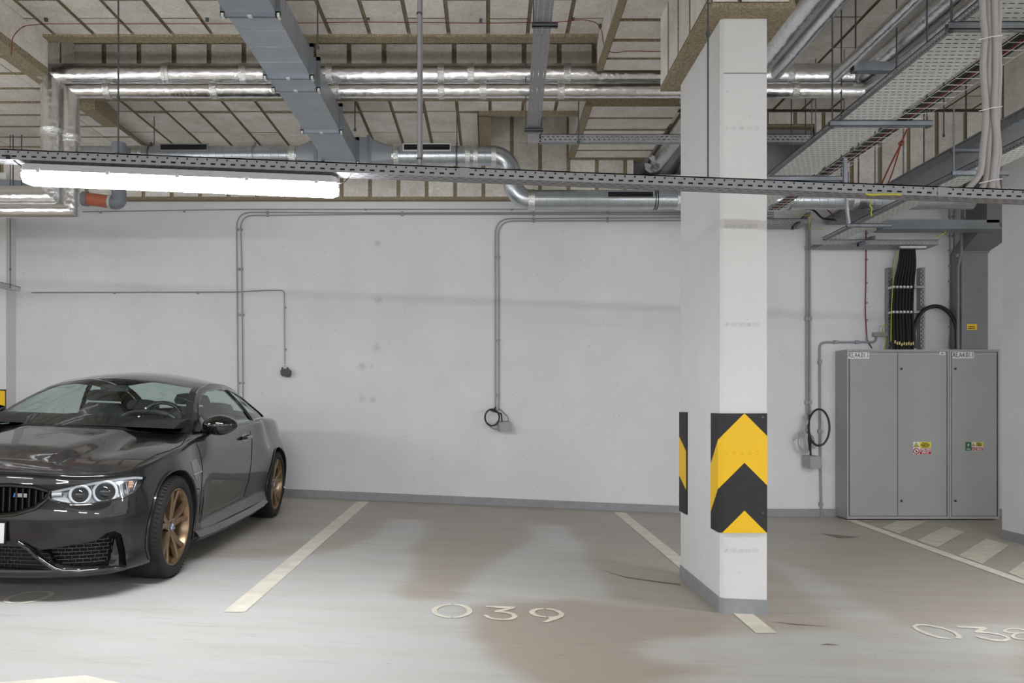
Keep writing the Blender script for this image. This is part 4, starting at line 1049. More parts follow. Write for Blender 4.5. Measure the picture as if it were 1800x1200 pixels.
wall_conduit('grey conduit joining the middle drop, outer one', [(871, 722), (871, 500), (870.5, 384), (930, 384), (1360, 381.5)], .0078, [(871, 452), (873, 598), (872, 694), (938, 384), (1068, 383)])
wall_conduit('grey conduit joining the middle drop, inner one', [(877, 722), (877, 500), (876, 388.5), (930, 388.5), (1360, 387)], .0078, [(877, 452), (877.5, 598), (877, 694), (938, 388.5), (1068, 388)])
wall_conduit('thin grey conduit crossing the tall drop and ending at the small black box', [(56, 514), (412, 513), (470, 510), (499.5, 510), (500.5, 640)], .0065, [(200, 514.5), (347, 514.8), (501, 540), (502, 614)], rnd=.05)
for i, (xa, xb) in enumerate(((1418, 1418.5), (1423.5, 1423.5))):
    wall_conduit(('left' if i == 0 else 'right') + ' one of the two upright conduits between pillar and cabinets', [(xa, 392), (xa + .3, 735)], .012, [(xa, 435), (xa, 560), (xa, 707)], Y=YW - .025)
wall_conduit('grey conduit bending from the small box down beside the cabinets to the floor', [(1444, 909), (1441.5, 760), (1441, 601.5), (1538, 601), (1541, 592)], .013, [(1441, 636), (1441, 758), (1469, 601), (1507, 601), (1443, 886)], rnd=.08)
wall_conduit('thin brown cable clipped up the wall above the cabinets', [(1522.5, 405), (1522, 500), (1521, 545), (1524, 597), (1533, 612)], .006, [(1524, 410), (1524, 456), (1524, 497), (1524, 532), (1524, 562), (1524, 596)], 'red', rnd=.1)
for i, xo in enumerate((1669.5, 1676.5)):
    wall_conduit(('left' if i == 0 else 'right') + ' rail of the ladder-like cable pair beside the grey trunk', [(xo, 365), (xo + .5, 580), (xo - 2 + 5 * i, 612)], .006, [(xo, y) for y in (380, 415, 440, 467, 494, 530, 574)], 'cable_dk', rnd=.1)
# small black detector box
e = empty('detector_box', W3(501, 663, 9.7), 'small black box with a green light hanging on the wall conduit', 'detector box')
mb = MB(); bx = [W3(x, y, 9.66) for x, y in ((493, 651), (495, 648), (507, 648), (509.5, 651), (509.5, 659), (507, 662.5), (496, 661), (493, 658))]
mb.prism(bx, (0, .075, 0)).build('case', 'blackp', e)
MB().box(W3(506, 656, 9.654), (Xp(508.3, 9.66), 9.662, Zp(650.5, 9.66))).build('green_light', 'green', e)
MB().tube([W3(498, 648, 9.69), W3(499, 643, 9.69), W3(501.5, 641.5, 9.69), W3(504, 643, 9.69), W3(505, 648, 9.69)], .006, 8).build('bracket', 'tray_light', e, True)
for px in (496.5, 505.5): MB().tube([W3(px, 649, 9.69), W3(px, 645.5, 9.69)], .012, 8).build('gland', 'blackp', e)
# junction box, middle
def jbox(label, pts, d, mat='conduit'):
    e = empty('junction_box', W3(pts[0][0], pts[2][1], 9.6), label, 'junction box')
    f = [Vector(W3(x, y, 9.56)) for x, y in pts]
    mb = MB().prism(f, (-.03, d, .012)); mb.build('case', mat, e)
    c_ = sum(f, Vector()) / len(f); lid = [c_ + (q - c_) * .93 + Vector((0, -.006, 0)) for q in f]
    MB().prism(lid, (0, .007, 0)).build('lid', mat, e)
    return e
M['jbox'] = simple('junction_box_grey', srgb(158, 156, 155), .5)
j1 = jbox('pale grey junction box hanging on the wall below the middle conduits', [(877, 742), (897.5, 741), (899.5, 757), (879, 759)], .10, 'jbox')
def loop(cx, cy, rx, ry, Y, a0=0, a1=360, n=36, tilt=0):
    out = []
    for k in range(n + 1):
        a = math.radians(a0 + (a1 - a0) * k / n); out.append(Vector(W3(cx + rx * math.cos(a), cy - ry * math.sin(a), Y + tilt * math.cos(a))))
    return out
tag(MB().tube([Vector(W3(871, 716, 9.66))] + loop(865, 733.5, 12.5, 14.5, 9.58, 75, 470) + [Vector(W3(881, 727, 9.62)), Vector(W3(882.5, 741, 9.6))], .011, 8).build('coiled_cable', 'black', None, True), 'coil of black cable above the middle junction box', 'cable')
wig('grey_cable', 'thin grey cable looping beside the middle junction box', [W3(877, 718, 9.7), W3(884, 724, 9.68), W3(893, 733, 9.66), W3(894, 742, 9.62)], .008, 'cable_dk', 'cable')
tag(MB().tube(loop(872, 737, 15, 17, 9.69, 200, 300, 12), .006, 6).build('grey_cable', 'cable_dk', None, True), 'grey cable curve under the black coil at the middle junction box', 'cable')
j2 = jbox('larger grey junction box dangling left of the cabinets', [(1423, 802), (1442, 802), (1446, 820), (1439, 824.5), (1424, 822)], .14, 'jbox')
tag(MB().tube([Vector(W3(1423.5, 730, 9.66))] + loop(1439.5, 751, 18.5, 32, 9.56, 155, -190, 44) + [Vector(W3(1424, 780, 9.6)), Vector(W3(1425, 800, 9.6))], .0125, 8).build('coiled_cable', 'black', None, True), 'big loop of black cable left of the cabinets', 'cable')
tag(MB().tube([W3(1422.5, 729, 9.68), W3(1422, 748, 9.64), W3(1421.5, 775, 9.62), W3(1425, 800, 9.6)], .011, 8).build('black_cable', 'black', None, True), 'straight black cable dropping to the dangling junction box', 'cable')
mb = MB(); rr_ = random.Random(5)
for k in range(6): mb.tube(loop(1415 + rr_.uniform(-2, 3), 776 + rr_.uniform(-1.5, 1.5), 11.5 + rr_.uniform(-2.5, 3), 17 + rr_.uniform(-2, 3), 9.6 + .008 * k, 80, 430, 30), .0045, 6)
mb.tube([W3(1417, 760, 9.6), W3(1405, 766, 9.58), W3(1395, 774, 9.56)], .006, 6)
mb.tube([W3(1418, 729, 9.66), W3(1417.5, 745, 9.64), W3(1415, 762, 9.6)], .016, 8); mb.tube(loop(1429, 781, 5, 6, 9.6, 20, -170, 12), .006, 6)
tag(mb.build('coiled_cable', 'cable_grey', None, True), 'tangled coil of thin grey cable left of the cabinets', 'cable')

# ------------------------------------------------------------------ electrical cabinets
CYF, zcb, zct = 9.43, CZ - 1.345, Zp(614, 9.43)
def cabinet(name, label, x0, x1, doors, side=False):
    e = empty(name, ((x0 + x1) / 2, CYF, zcb), label, 'electrical cabinet')
    MB().box((x0, CYF + .018, zcb), (x1, YW, zct)).build('body', 'cab', e)
    fr = MB(); t = .02
    fr.box((x0, CYF, zcb), (x0 + t, CYF + .02, zct)); fr.box((x1 - t, CYF, zcb), (x1, CYF + .02, zct)); fr.box((x0 + t, CYF, zct - .028), (x1 - t, CYF + .02, zct)); fr.box((x0 + t, CYF, zcb), (x1 - t, CYF + .02, zcb + .03))
    fr.build('door_frame', 'cab', e)
    MB().box((x0 + t, CYF + .010, zcb + .03), (x1 - t, CYF + .0185, zct - .028)).build('shadow_gap', 'cab_dark', e)
    ds = []
    for (a, b_, lock) in doors:
        d = MB().box((a + .004, CYF - .002, zcb + .036), (b_ - .004, CYF + .012, zct - .034)).build('door', 'cab', e); ds.append(d)
        if lock:
            for py in (648, 880):
                q = Vector((Xp(lock, CYF), CYF - .003, Zp(py, CYF)))
                l_ = MB().tube([q, q + Vector((0, -.006, 0))], .017, 20).build('lock', 'steel_grey', d, True)
                MB().tube([q + Vector((0, -.0055, 0)), q + Vector((0, -.0075, 0))], .012, 16).box((q.x - .002, q.y - .009, q.z - .009), (q.x + .002, q.y - .007, q.z + .009)).build('keyhole', 'ink', d)
    return e, ds
def label_plate(parent, txt, px0, px1, py0, py1, Y=CYF - .0035):
    a = W3(px0, py1, Y); b_ = W3(px1, py0, Y)
    pl = MB().box((a[0], Y - .001, a[2]), (b_[0], Y + .001, b_[2])).build('name_label', 'white', parent)
    t = text_mesh('label_text', txt, ((a[0] + b_[0]) / 2, Y - .0022, (a[2] + b_[2]) / 2), .082, 'ink', pl, .62, bold=.0)
    wd = t.dimensions.x; k = (b_[0] - a[0]) * .92 / max(wd, .01); t.scale = (k, 1, 1)
    return pl
cx0, cx1, cx2 = Xp(1489, CYF), Xp(1668.5, CYF), Xp(1757, CYF)
c1, d1 = cabinet('electrical_cabinet', 'wide grey electrical cabinet with two doors labelled RS.A4.01.1', cx0, cx1, [(Xp(1493, CYF), Xp(1577.7, CYF), None), (Xp(1577.7, CYF), Xp(1664.5, CYF), 1584)])
c2, d2 = cabinet('electrical_cabinet', 'narrow grey electrical cabinet with one door labelled RE.A4.01.1', cx1 + .004, cx2, [(Xp(1672.5, CYF), Xp(1752.5, CYF), 1679)])
label_plate(d1[0], 'RS.A4.01.1', 1490.5, 1528, 619, 630); label_plate(d2[0], 'RE.A4.01.1', 1674, 1712, 618.5, 629.5)
a = W3(1651.5, 623.5, CYF - .0035); b_ = W3(1661.5, 618.5, CYF - .0035)
MB().box((a[0], CYF - .0045, a[2]), (b_[0], CYF - .002, b_[2])).build('maker_plate', 'white', d1[1])
mk = MB()
for px in (1653.5, 1655, 1656.5): mk.box((Xp(px, CYF), CYF - .0055, Zp(622.4 - (px == 1655) * .8, CYF)), (Xp(px + 1.1, CYF), CYF - .0045, Zp(619.8, CYF)))
mk.box((Xp(1657.6, CYF), CYF - .0055, Zp(621.5, CYF)), (Xp(1660.4, CYF), CYF - .0045, Zp(620.9, CYF))); mk.build('maker_mark', 'ink', d1[1])
def rect(parent, name, mat, px0, px1, py0, py1, lift):
    a = W3(px0, py1, CYF); b_ = W3(px1, py0, CYF)
    return MB().box((a[0], CYF - .003 - lift, a[2]), (b_[0], CYF - .002, b_[2])).build(name, mat, parent)
def sticker(parent, px0, py0, px1, py1, green=None):
    """white pictogram column with warning triangle and no-touching sign; yellow and red text fields"""
    base = rect(parent, 'warning_sticker', 'white', px0, px1, py0, py1, .0005)
    w_ = px1 - px0; h = py1 - py0; xm = px0 + w_ * .35; ym = (py0 + py1) / 2
    if green: g = rect(parent, 'green_sticker', 'green', green[0], green[1], py0, py1 + .2, .001)
    rect(parent, 'yellow_field', 'yellow2', xm, px1 - .2, py0 + .2, ym - .3, .001); rect(parent, 'red_field', 'redp', xm, px1 - .2, ym + .3, py1 - .2, .001)
    Y = CYF - .0045
    xc = (px0 + xm) / 2; r = min((xm - px0), h / 2) * .44; yc1 = (py0 + ym) / 2; yc2 = (ym + py1) / 2
    tri = lambda s, dy=0.: [W3(xc - r * s, yc1 + r * .75 * s + dy, Y), W3(xc + r * s, yc1 + r * .75 * s + dy, Y), W3(xc, yc1 - r * s + dy, Y)]
    MB().prism(tri(1.05), (0, .001, 0)).build('warning_triangle', 'ink', parent)
    MB().prism([(x, y - .0006, z) for x, y, z in tri(.78)], (0, .001, 0)).build('triangle_field', 'yellow2', parent)
    bolt = [(.1, -.35), (-.22, .12), (0, .12), (-.1, .55), (.25, -.02), (.03, -.02), (.2, -.35)]
    MB().prism([(W3(xc + r * x, yc1 + r * (y + .1), Y - .0014)) for x, y in bolt], (0, .0008, 0)).build('bolt_symbol', 'ink', parent)
    q = Vector(W3(xc, yc2, Y)); R_ = r * .98 * Y / F
    MB().tube([q + Vector((R_ * math.cos(a), -.001, R_ * math.sin(a))) for a in [i * math.pi / 10 for i in range(20)]], R_ * .16, 4, closed=True).build('prohibition_ring', 'redp', parent)
    MB().obox(q + Vector((-R_ * .75, -.003, R_ * .6)), (R_ * 1.4, 0, -R_ * 1.3), (0, .002, 0), (R_ * .16, 0, R_ * .16)).build('prohibition_bar', 'redp', parent)
    MB().obox(q + Vector((-R_ * .2, -.002, -R_ * .5)), (R_ * .4, 0, 0), (0, .002, 0), (0, 0, R_ * .9)).build('hand_symbol', 'ink', parent)
    S = h / 22.
    for i, t_ in enumerate(('Pozor', 'Elektrické', 'zařízení')):
        text_mesh('sticker_text', t_, W3((xm + px1) / 2, py0 + h * (.10 + .145 * i) + 1 * 0, Y - .0008), .028 * S, 'ink', parent, .95, bold=.0006 * S)
    for i, t_ in enumerate(('Nehas vodou', 'ani pěnovými', 'přístroji')):
        text_mesh('sticker_text', t_, W3((xm + px1) / 2, ym + h * (.08 + .145 * i), Y - .0008), .026 * S, 'white', parent, .95, bold=.0006 * S)
    if green:
        gx = (green[0] + green[1]) / 2; gw = (green[1] - green[0])
        MB().prism([W3(gx + gw * x, py0 + h * y, Y) for x, y in ((.12, .1), (-.16, .38), (-.02, .38), (-.08, .62), (.2, .3), (.04, .3))], (0, .0008, 0)).build('arrow_symbol', 'white', parent)
        for y in (.76, .86): rect(parent, 'text_line', 'white', gx - gw * .3, gx + gw * .3, py0 + h * y, py0 + h * y + .5, .0016)
sticker(d1[1], 1605.2, 776.3, 1636.5, 798.2)
sticker(d2[0], 1707.5, 776.6, 1728, 791.4, (1696.8, 1707.2))
mb = MB()
for (x, y, r) in ((1474, 835, 1.5), (1478, 842, 1.2)): pass
# vertical strips beside the cabinets' cables
for i, (px, y0, y1) in enumerate(((1564.5, 470, 613), (1621, 470, 613))):
    e = empty('wall_channel', W3(px, y1, 9.7), ('left' if i == 0 else 'right') + ' slotted upright channel behind the black cables', 'wall channel')
    mb = MB(); x0_ = Xp(px - 3, 9.66); sheet(mb, (x0_, 9.66, Zp(y1, 9.66)), (0, 0, 1), (1, 0, 0), (y1 - y0) / F * 9.66, .04 if i == 0 else .056, [(.008, .018, .05, .03, 0.), (.026, .034, .05, .03, .5)], True)
    mb.box((x0_, 9.661, Zp(y1, 9.66)), (x0_ + .003, YW, Zp(y0, 9.66))); mb.box((x0_ + .04, 9.661, Zp(y1, 9.66)), (x0_ + .043, YW, Zp(y0, 9.66))); mb.build('channel', 'tray', e)
for i, py in enumerate((504, 548)):
    e = empty('cable_clamp_rail', W3(1590, py, 9.55), ('upper' if i == 0 else 'lower') + ' rail of bright clamps across the black cables', 'clamp rail')
    MB().box((Xp(1568, 9.6), 9.6, Zp(py + 2, 9.6)), (Xp(1626, 9.6), 9.63, Zp(py - 1.5, 9.6))).build('rail', 'galv', e)
    for k in range(6):
        q = Vector(W3(1571 + k * 6.2, py, 9.5)); MB().box((q.x - .011, 9.497, q.z - .013), (q.x + .011, 9.61, q.z + .013)).build('clamp', 'tray_light', e)
M['sleeve'] = simple('pale_yellow_sleeve', srgb(206, 192, 128), .6)
# black cable bundle
rr_ = random.Random(11)
for k in range(13):
    xt = 1584 + k * 1.9; xm_ = 1570 + k * 2.75; xb_ = 1571 + k * 2.9 + rr_.uniform(-1, 1)
    Y_ = 9.55 + .03 * (k % 2)
    if k % 2: Y_ = 9.575
    L = [W3(xt, 436, Y_), W3(xt + (xm_ - xt) * .5 + 4, 462, Y_), W3(xm_ + 2, 500, Y_), W3(xm_, 548, Y_), W3(xb_, 580, Y_), W3(xb_ + rr_.uniform(-1, 1), 614, Y_)]
    tag(MB().tube(rounded(L, .3, 5), .0155, 8).build('black_cable', 'cable_blk', None, True), ('outermost left' if k == 0 else 'outermost right' if k == 12 else 'inner') + ' black power cable of the bundle entering the cabinet top', 'cable', 'black cables over the wide cabinet')
for k in range(9):
    q = Vector(W3(1573 + k * 4, 606 + rr_.uniform(-3, 3), 9.535)); tag(MB().tube([q, q + Vector((.004, 0, .035))], .009, 8).build('cable_marker', 'sleeve', None, True), 'pale yellow marker sleeve on a black cable above the cabinet', 'cable marker', 'yellow sleeves on the black cables')
# dark loop of thick cable
tag(MB().tube([W3(1607, 612, 9.6)] + loop(1644, 588, 38, 50, 9.6, 190, 0, 26) + [W3(1682, 612, 9.6)], .024, 12).build('thick_cable', 'black', None, True), 'thick black cable arching over the cabinet top', 'cable')
wig('earth_wire', 'yellow green wires down the left side of the black cables', [W3(1580, 438, 9.5), W3(1573, 455, 9.5), W3(1571, 480, 9.5), W3(1567, 540, 9.5), W3(1566, 600, 9.5)], .004)
wig('earth_wire', 'yellow green wire looping above the small wall box', [W3(1563, 569, 9.66), W3(1554, 571, 9.64), W3(1551.5, 576, 9.64), W3(1552, 585, 9.66)], .006)
wig('earth_wire', 'yellow green wire from the small wall box into the cabinet', [W3(1557, 592, 9.66), W3(1557, 600, 9.64), W3(1554, 613, 9.6)], .007)
e = empty('junction_box', W3(1550, 591, 9.7), 'small flat grey box on the wall above the left cabinet door', 'junction box')
MB().box((Xp(1537, 9.68), 9.68, Zp(591, 9.68)), (Xp(1563, 9.68), YW, Zp(583.5, 9.68))).build('case', 'jbox', e); MB().box((Xp(1538, 9.68), 9.674, Zp(590, 9.68)), (Xp(1562, 9.68), 9.68, Zp(584.5, 9.68))).build('lid', 'jbox', e)
# grey sheet metal riser trunk
M['trunk'] = simple('dark_trunk_sheet', srgb(122, 126, 130), .5, .2, noise=.1, nscale=4)
tk = empty('riser_duct', W3(1710, 612, 9.55), 'dark grey sheet metal riser duct behind the narrow cabinet', 'riser duct')
xk0, xk1 = Xp(1686, 9.55), Xp(1732, 9.55)
MB().box((xk0, 9.5, zct + .005), (xk1, YW - .004, Zp(443, 9.5))).build('lower_duct', 'trunk', tk)
A = [(xk0, 9.5), (xk1, 9.5), (xk1, YW - .004), (xk0, YW - .004)]; B = [(xk0 + .05, 9.1), (xk1 + .25, 9.1), (xk1 + .25, 9.5), (xk0 + .05, 9.5)]
za, zb_ = Zp(443, 9.5), Zp(398, 9.3)
mb = MB().add([(x, y, za) for x, y in A] + [(x, y, zb_) for x, y in B], [(0, 1, 5, 4), (1, 2, 6, 5), (2, 3, 7, 6), (3, 0, 4, 7), (3, 2, 1, 0), (4, 5, 6, 7)]); mb.build('reducer', 'trunk', tk)
MB().box((xk0 + .05, 9.1, zb_), (xk1 + .25, 9.5, ZWB + .4)).build('upper_duct', 'trunk', tk)
for z_ in (za, zb_): MB().box((xk0 - .012, 9.485, z_ - .006), (xk1 + .012, 9.5, z_ + .012)).build('seam', 'trunk', tk)
st = MB().box(W3(1700, 579.5, 9.498), (Xp(1717.5, 9.498), 9.5, Zp(569.5, 9.498))).build('yellow_sticker', 'yellow', tk)
MB().box((Xp(1702, 9.49), 9.4965, Zp(577.5, 9.497)), (Xp(1715, 9.49), 9.498, Zp(576, 9.497))).build('sticker_line', 'ink', tk)
MB().box((Xp(1703, 9.49), 9.4965, Zp(574.3, 9.497)), (Xp(1714, 9.49), 9.498, Zp(573, 9.497))).build('sticker_line', 'ink', tk)
e = empty('vertical_pipe', W3(1683, 612, 9.55), 'slim grey vertical pipe beside the dark riser duct', 'pipe')
MB().tube([W3(1684, 614, 9.5), W3(1684, 470, 9.5), W3(1690, 440, 9.45), W3(1692, 366, 9.4)], .016, 10).build('pipe', 'trunk', e, True)
MB().tube([W3(1684, 452, 9.5), W3(1684, 447, 9.5)], .026, 10).build('clamp', 'galv', e, True)

# ------------------------------------------------------------------ left side services
e = empty('drain_pipe', W3(180, 350, 8.6), 'orange and grey drain pipe with elbow below the lamp', 'drain pipe')
Yd = 8.3
MB().tube([W3(146, 349, Yd), W3(155, 350, Yd)], .075, 24).build('grey_socket', 'greypipe', e, True)
MB().tube([W3(153, 349.5, Yd), W3(194, 355, Yd)], .066, 24).build('orange_pipe', 'orange_pipe', e, True)
MB().tube(rounded([W3(192, 354.5, Yd), W3(210, 357, Yd), W3(209, 338, Yd), W3(209, 252, Yd)], .12, 8), .072, 24).build('elbow', 'greypipe', e, True)
MB().tube([W3(193, 354.7, Yd), W3(197, 355.2, Yd)], .076, 24).build('socket_ring', 'tray_light', e, True)
e = empty('dark_duct', W3(20, 332, 8.9), 'dark flat duct with rods at the left edge below the tray', 'flat duct')
mb = MB(); mb.add([W3(-200, 300, 8.9), W3(60, 319, 8.9), W3(60, 331, 8.9), W3(-200, 331, 8.9)] + [W3(-200, 300, 9.1), W3(60, 319, 9.1), W3(60, 331, 9.1), W3(-200, 331, 9.1)], [(3, 2, 1, 0), (4, 5, 6, 7), (0, 1, 5, 4), (2, 3, 7, 6), (1, 2, 6, 5)]); mb.build('duct_body', 'greypipe', e)
for i, px in enumerate((23, 38)):
    rod(Xp(px, 8.85), 8.85, Zp(332, 8.85), Zp(162 + 62 * i, 8.85), ('taller' if i == 0 else 'shorter') + ' rod at the left edge beside the upright foil pipes', .007)
tr5 = tray('cable_tray', 'short end of a perforated tray low at the left edge', (-5.44, 6.0, CZ + 1.30), (0, 1, 0), 3.1, .10, .05, 'tray_light', 4, .04, .02, .005)
rod(Xp(18, 8.85), 8.85, CZ + 1.3, ZF + .1, 'thin dark rod hanging at the left edge above the car', .005, nut=Zp(473, 8.85))
# red wire clipped under the ceiling
zr = ZN - .012
DZR = Vector((0, 0, -.018))
Lr = [DZR + Vector(q) for q in [W3(20, 92, 6.2), W3(22, 60, 6.3), W3(40, 42, 6.35), W3(78, 38, 6.6), W3(200, 38, 6.69), W3(440, 38, 6.69), W3(640, 35, 6.66), W3(860, 37, 6.68), W3(985, 35, 6.66), W3(1025, 30, 6.6), W3(1050, 36, 6.6), W3(1058, 50, 6.6), W3(1062, 84, 6.62), W3(1080, 90, 6.6), W3(1100, 86, 6.6), W3(1162, 87, 6.6)]]
e = empty('red_wire', W3(600, 36, 6.66), 'long thin red wire clipped under the ceiling boards', 'wire')
MB().tube(rounded(Lr, .05, 4), .0035, 6).build('wire', 'red', e, True)
for (px, py) in ((81, 36), (364, 36), (647, 33), (845, 38), (1007, 33), (1055, 47), (1093, 87)):
    q = Vector(W3(px, py, 6.63)); MB().box((q.x - .012, q.y - .01, q.z - .008), (q.x + .012, q.y + .01, q.z + .02)).build('clip', 'steel_dark', e)
# ------------------------------------------------------------------ the parked car
# local axes: x to the right of the picture, y towards the tail, z up; origin on the ground under the front axle
CAR_LOC = Vector((-2.985, 5.22, fz(-2.985)))
car = empty('car', CAR_LOC, 'glossy black two-door coupe with bronze wheels parked nose out at the left', 'car', rot=(0, .043, math.radians(1.8)))
CM = Matrix.Translation(CAR_LOC) @ Euler((0, .043, math.radians(1.8))).to_matrix().to_4x4(); CI = CM.inverted()
def paint(name, col, rough=.12):
    m, nt, b = new_mat(name)
    b.inputs['Base Color'].default_value = col; b.inputs['Roughness'].default_value = rough + .2; b.inputs['Metallic'].default_value = 0.
    b.inputs['Coat Weight'].default_value = 1; b.inputs['Coat Roughness'].default_value = .03; b.inputs['Specular IOR Level'].default_value = .15
    return m
M['paint'] = paint('black_sapphire_paint', srgb(24, 22, 24))
M['gloss'] = simple('gloss_black_trim', srgb(12, 12, 14), .08, coat=1)
M['matt'] = simple('matt_black_cavity', srgb(10, 10, 11), .8)
M['tyre'] = simple('tyre_rubber', srgb(30, 28, 28), .8, noise=.2, nscale=60)
M['bronze'] = simple('bronze_wheel', srgb(142, 119, 94), .3, .75)
M['bronze_dk'] = simple('bronze_barrel', srgb(130, 104, 78), .4, .7)
M['chrome'] = simple('chrome_silver', srgb(214, 216, 220), .12, 1.)
M['lampglass'] = glass_mat('headlight_glass', (.96, .97, .98, 1))
M['glass'] = glass_mat('tinted_car_glass', (.80, .90, .87, 1))
M['reflector'] = simple('headlight_reflector', srgb(196, 200, 206), .2, .8, noise=.3, nscale=60)
M['lens'] = simple('projector_lens', srgb(40, 44, 50), .05, .2, coat=1)
M['drl'] = simple('halo_ring', srgb(196, 200, 206), .3)
M['amber'] = simple('amber_indicator', srgb(196, 158, 138), .3)
M['seat'] = simple('black_leather_seat', srgb(36, 34, 35), .5)
M['bluem'] = simple('badge_blue', srgb(60, 130, 200), .3)
M['bluedk'] = simple('badge_dark_blue', srgb(30, 40, 110), .3)
M['disc'] = simple('brake_disc_steel', srgb(120, 120, 124), .35, .9)
def cr(P, t):
    """Catmull-Rom through rows P at parameter t in 0..len-1"""
    n = len(P); i = min(int(t), n - 2); f = t - i
    p0, p1, p2, p3 = P[max(i - 1, 0)], P[i], P[i + 1], P[min(i + 2, n - 1)]
    if i == 0: p0 = 2 * p1 - p2
    if i == n - 2: p3 = 2 * p2 - p1
    return .5 * ((2 * p1) + (p2 - p0) * f + (2 * p0 - 5 * p1 + 4 * p2 - p3) * f * f + (3 * p1 - p0 - 3 * p2 + p3) * f ** 3)
# stations: (u, v) outline, top edge height, kind weights
ST = [  # u, v, wtop, [w levels...], [insets...]
    (-.800, .00, .735, 'F'), (-.797, .22, .733, 'F'), (-.775, .42, .728, 'F'), (-.715, .60, .722, 'F'), (-.60, .755, .728, 'F'), (-.44, .855, .748, 'G'), (-.24, .905, .780, 'G'),
    (0.0, .928, .822, 'S'), (.22, .930, .852, 'S'), (.45, .918, .884, 'S'), (.70, .905, .915, 'D'), (1.05, .898, .935, 'D'), (1.5, .895, .950, 'D'), (1.95, .900, .962, 'D'), (2.3, .918, .975, 'D'),
    (2.55, .934, .985, 'R'), (2.81, .938, .990, 'R'), (3.10, .930, .988, 'R'), (3.38, .885, .972, 'R'), (3.58, .80, .972, 'B'), (3.73, .66, .985, 'B'), (3.83, .48, 1.0, 'B'), (3.86, .24, 1.005, 'B'), (3.865, .0, 1.008, 'B')]
LV = {  # relative levels: list of (w or fraction, inset); last is the top edge
    'F': ([.125, .150, .26, .36, .47, .57, .655], [.10, .01, .030, .006, .0, .018, .040], .085),
    'G': ([.135, .160, .27, .37, .48, .58, .67], [.10, .015, .012, .004, .0, .012, .035], .085),
    'S': ([.150, .175, .29, .42, .55, .67, .76], [.10, .020, .012, .0, .0, .012, .035], .100),
    'D': ([.165, .190, .28, .40, .56, .72, .84], [.10, .000, .030, .030, .010, .0, .012], .065),
    'R': ([.165, .190, .30, .44, .58, .70, .82], [.10, .015, .010, .0, .0, .022, .075], .215),
    'B': ([.20, .23, .33, .45, .60, .74, .86], [.10, .03, .010, .0, .0, .025, .075], .17)}
net = []
out = [np.array((u_, v_)) for u_, v_, _, _ in ST]
for i, (u_, v_, wt_, k) in enumerate(ST):
    a = out[max(i - 1, 0)]; b2_ = out[min(i + 1, len(ST) - 1)]; t = b2_ - a; t = t / np.linalg.norm(t)
    if i == 0: t = np.array((0, 1.))
    if i == len(ST) - 1: t = np.array((0, -1.))
    nrm = np.array((t[1], -t[0]))            # inward
    w_, ins, ti = LV[k]
    row = []
    for wj, dj in zip(list(w_) + [wt_ - .012, wt_], list(ins) + [ti * .62, ti]):
        p = np.array((u_, v_)) + nrm * dj
        if i in (0, len(ST) - 1): p[1] = 0
        row.append((p[0], max(p[1], 0), min(wj, wt_ - .012) if wj != wt_ else wt_))
    net.append(row)
net = np.array(net)                          # stations x levels x 3 (u, v, w)
NI, NJ = 170, 44
def side_pt(s, q):
    rows = [cr(list(net[:, j]), s) for j in range(net.shape[1])]
    return cr(rows, q)
grid = np.zeros((NI + 1, NJ + 1, 3))
for i in range(NI + 1):
    s = (len(ST) - 1) * i / NI
    rows = [cr(list(net[:, j]), s) for j in range(net.shape[1])]
    for j in range(NJ + 1): grid[i, j] = cr(rows, (net.shape[1] - 1) * j / NJ)
grid[:, :, 1] = np.maximum(grid[:, :, 1], 0); grid[0, :, 1] = 0; grid[-1, :, 1] = 0
def hood_c(u_):
    P_ = [(-.73, .738), (-.55, .785), (-.3, .83), (0, .866), (.3, .905), (.42, .926), (.6, .942), (.75, .955), (3.2, .97), (3.45, 1.012), (3.8, 1.012), (3.9, 1.008)]
    return np.interp(u_, [p[0] for p in P_], [p[1] for p in P_])
NT = 18
def sm(x): x = min(max(x, 0), 1); return x * x * (3 - 2 * x)
top = np.zeros((NI + 1, NT + 1, 3))
for i in range(NI + 1):
    E = grid[i, NJ]
    for k in range(NT + 1):
        t = k / NT; v_ = E[1] * (1 - t); u_ = E[0]
        wc = hood_c(u_); wv = E[2] + (wc - E[2]) * math.sin(t * math.pi / 2)
        if u_ < .7:
            dome = .022 * sm((.44 - v_) / .12) * sm((u_ + .62) / .35) * sm((.62 - u_) / .2)
            dome -= .012 * math.exp(-((v_ - .52) / .07) ** 2) * sm((u_ + .5) / .4) * sm((.7 - u_) / .3)
            wv += dome * min(1, t * 6)
        top[i, k] = (u_, v_, wv)
top[0, :, :] = grid[0, NJ]; top[-1, :, :] = grid[-1, NJ]
# assemble closed body: bottom + side + top, both halves
bm = bmesh.new()
def addv(p, sgn): return bm.verts.new((p[1] * sgn, p[0], p[2]))
for sgn in (1, -1):
    G = [[addv(grid[i, j], sgn) for j in range(NJ + 1)] for i in range(NI + 1)]
    T = [[G[i][NJ]] + [addv(top[i, k], sgn) for k in range(1, NT + 1)] for i in range(NI + 1)]
    Bc = [addv(np.array((grid[i, 0, 0], 0, grid[i, 0, 2])), sgn) for i in range(NI + 1)]
    def face(*vs):
        vs = list(dict.fromkeys(vs))
        if len(vs) > 2:
            try: bm.faces.new(vs if sgn > 0 else vs[::-1])
            except ValueError: pass
    for i in range(NI):
        face(Bc[i], Bc[i + 1], G[i + 1][0], G[i][0])
        for j in range(NJ): face(G[i][j], G[i + 1][j], G[i + 1][j + 1], G[i][j + 1])
        for k in range(NT): face(T[i][k], T[i + 1][k], T[i + 1][k + 1], T[i][k + 1])
bmesh.ops.remove_doubles(bm, verts=bm.verts, dist=.0004)
bmesh.ops.dissolve_degenerate(bm, dist=.0003, edges=bm.edges)
bmesh.ops.recalc_face_normals(bm, faces=bm.faces)
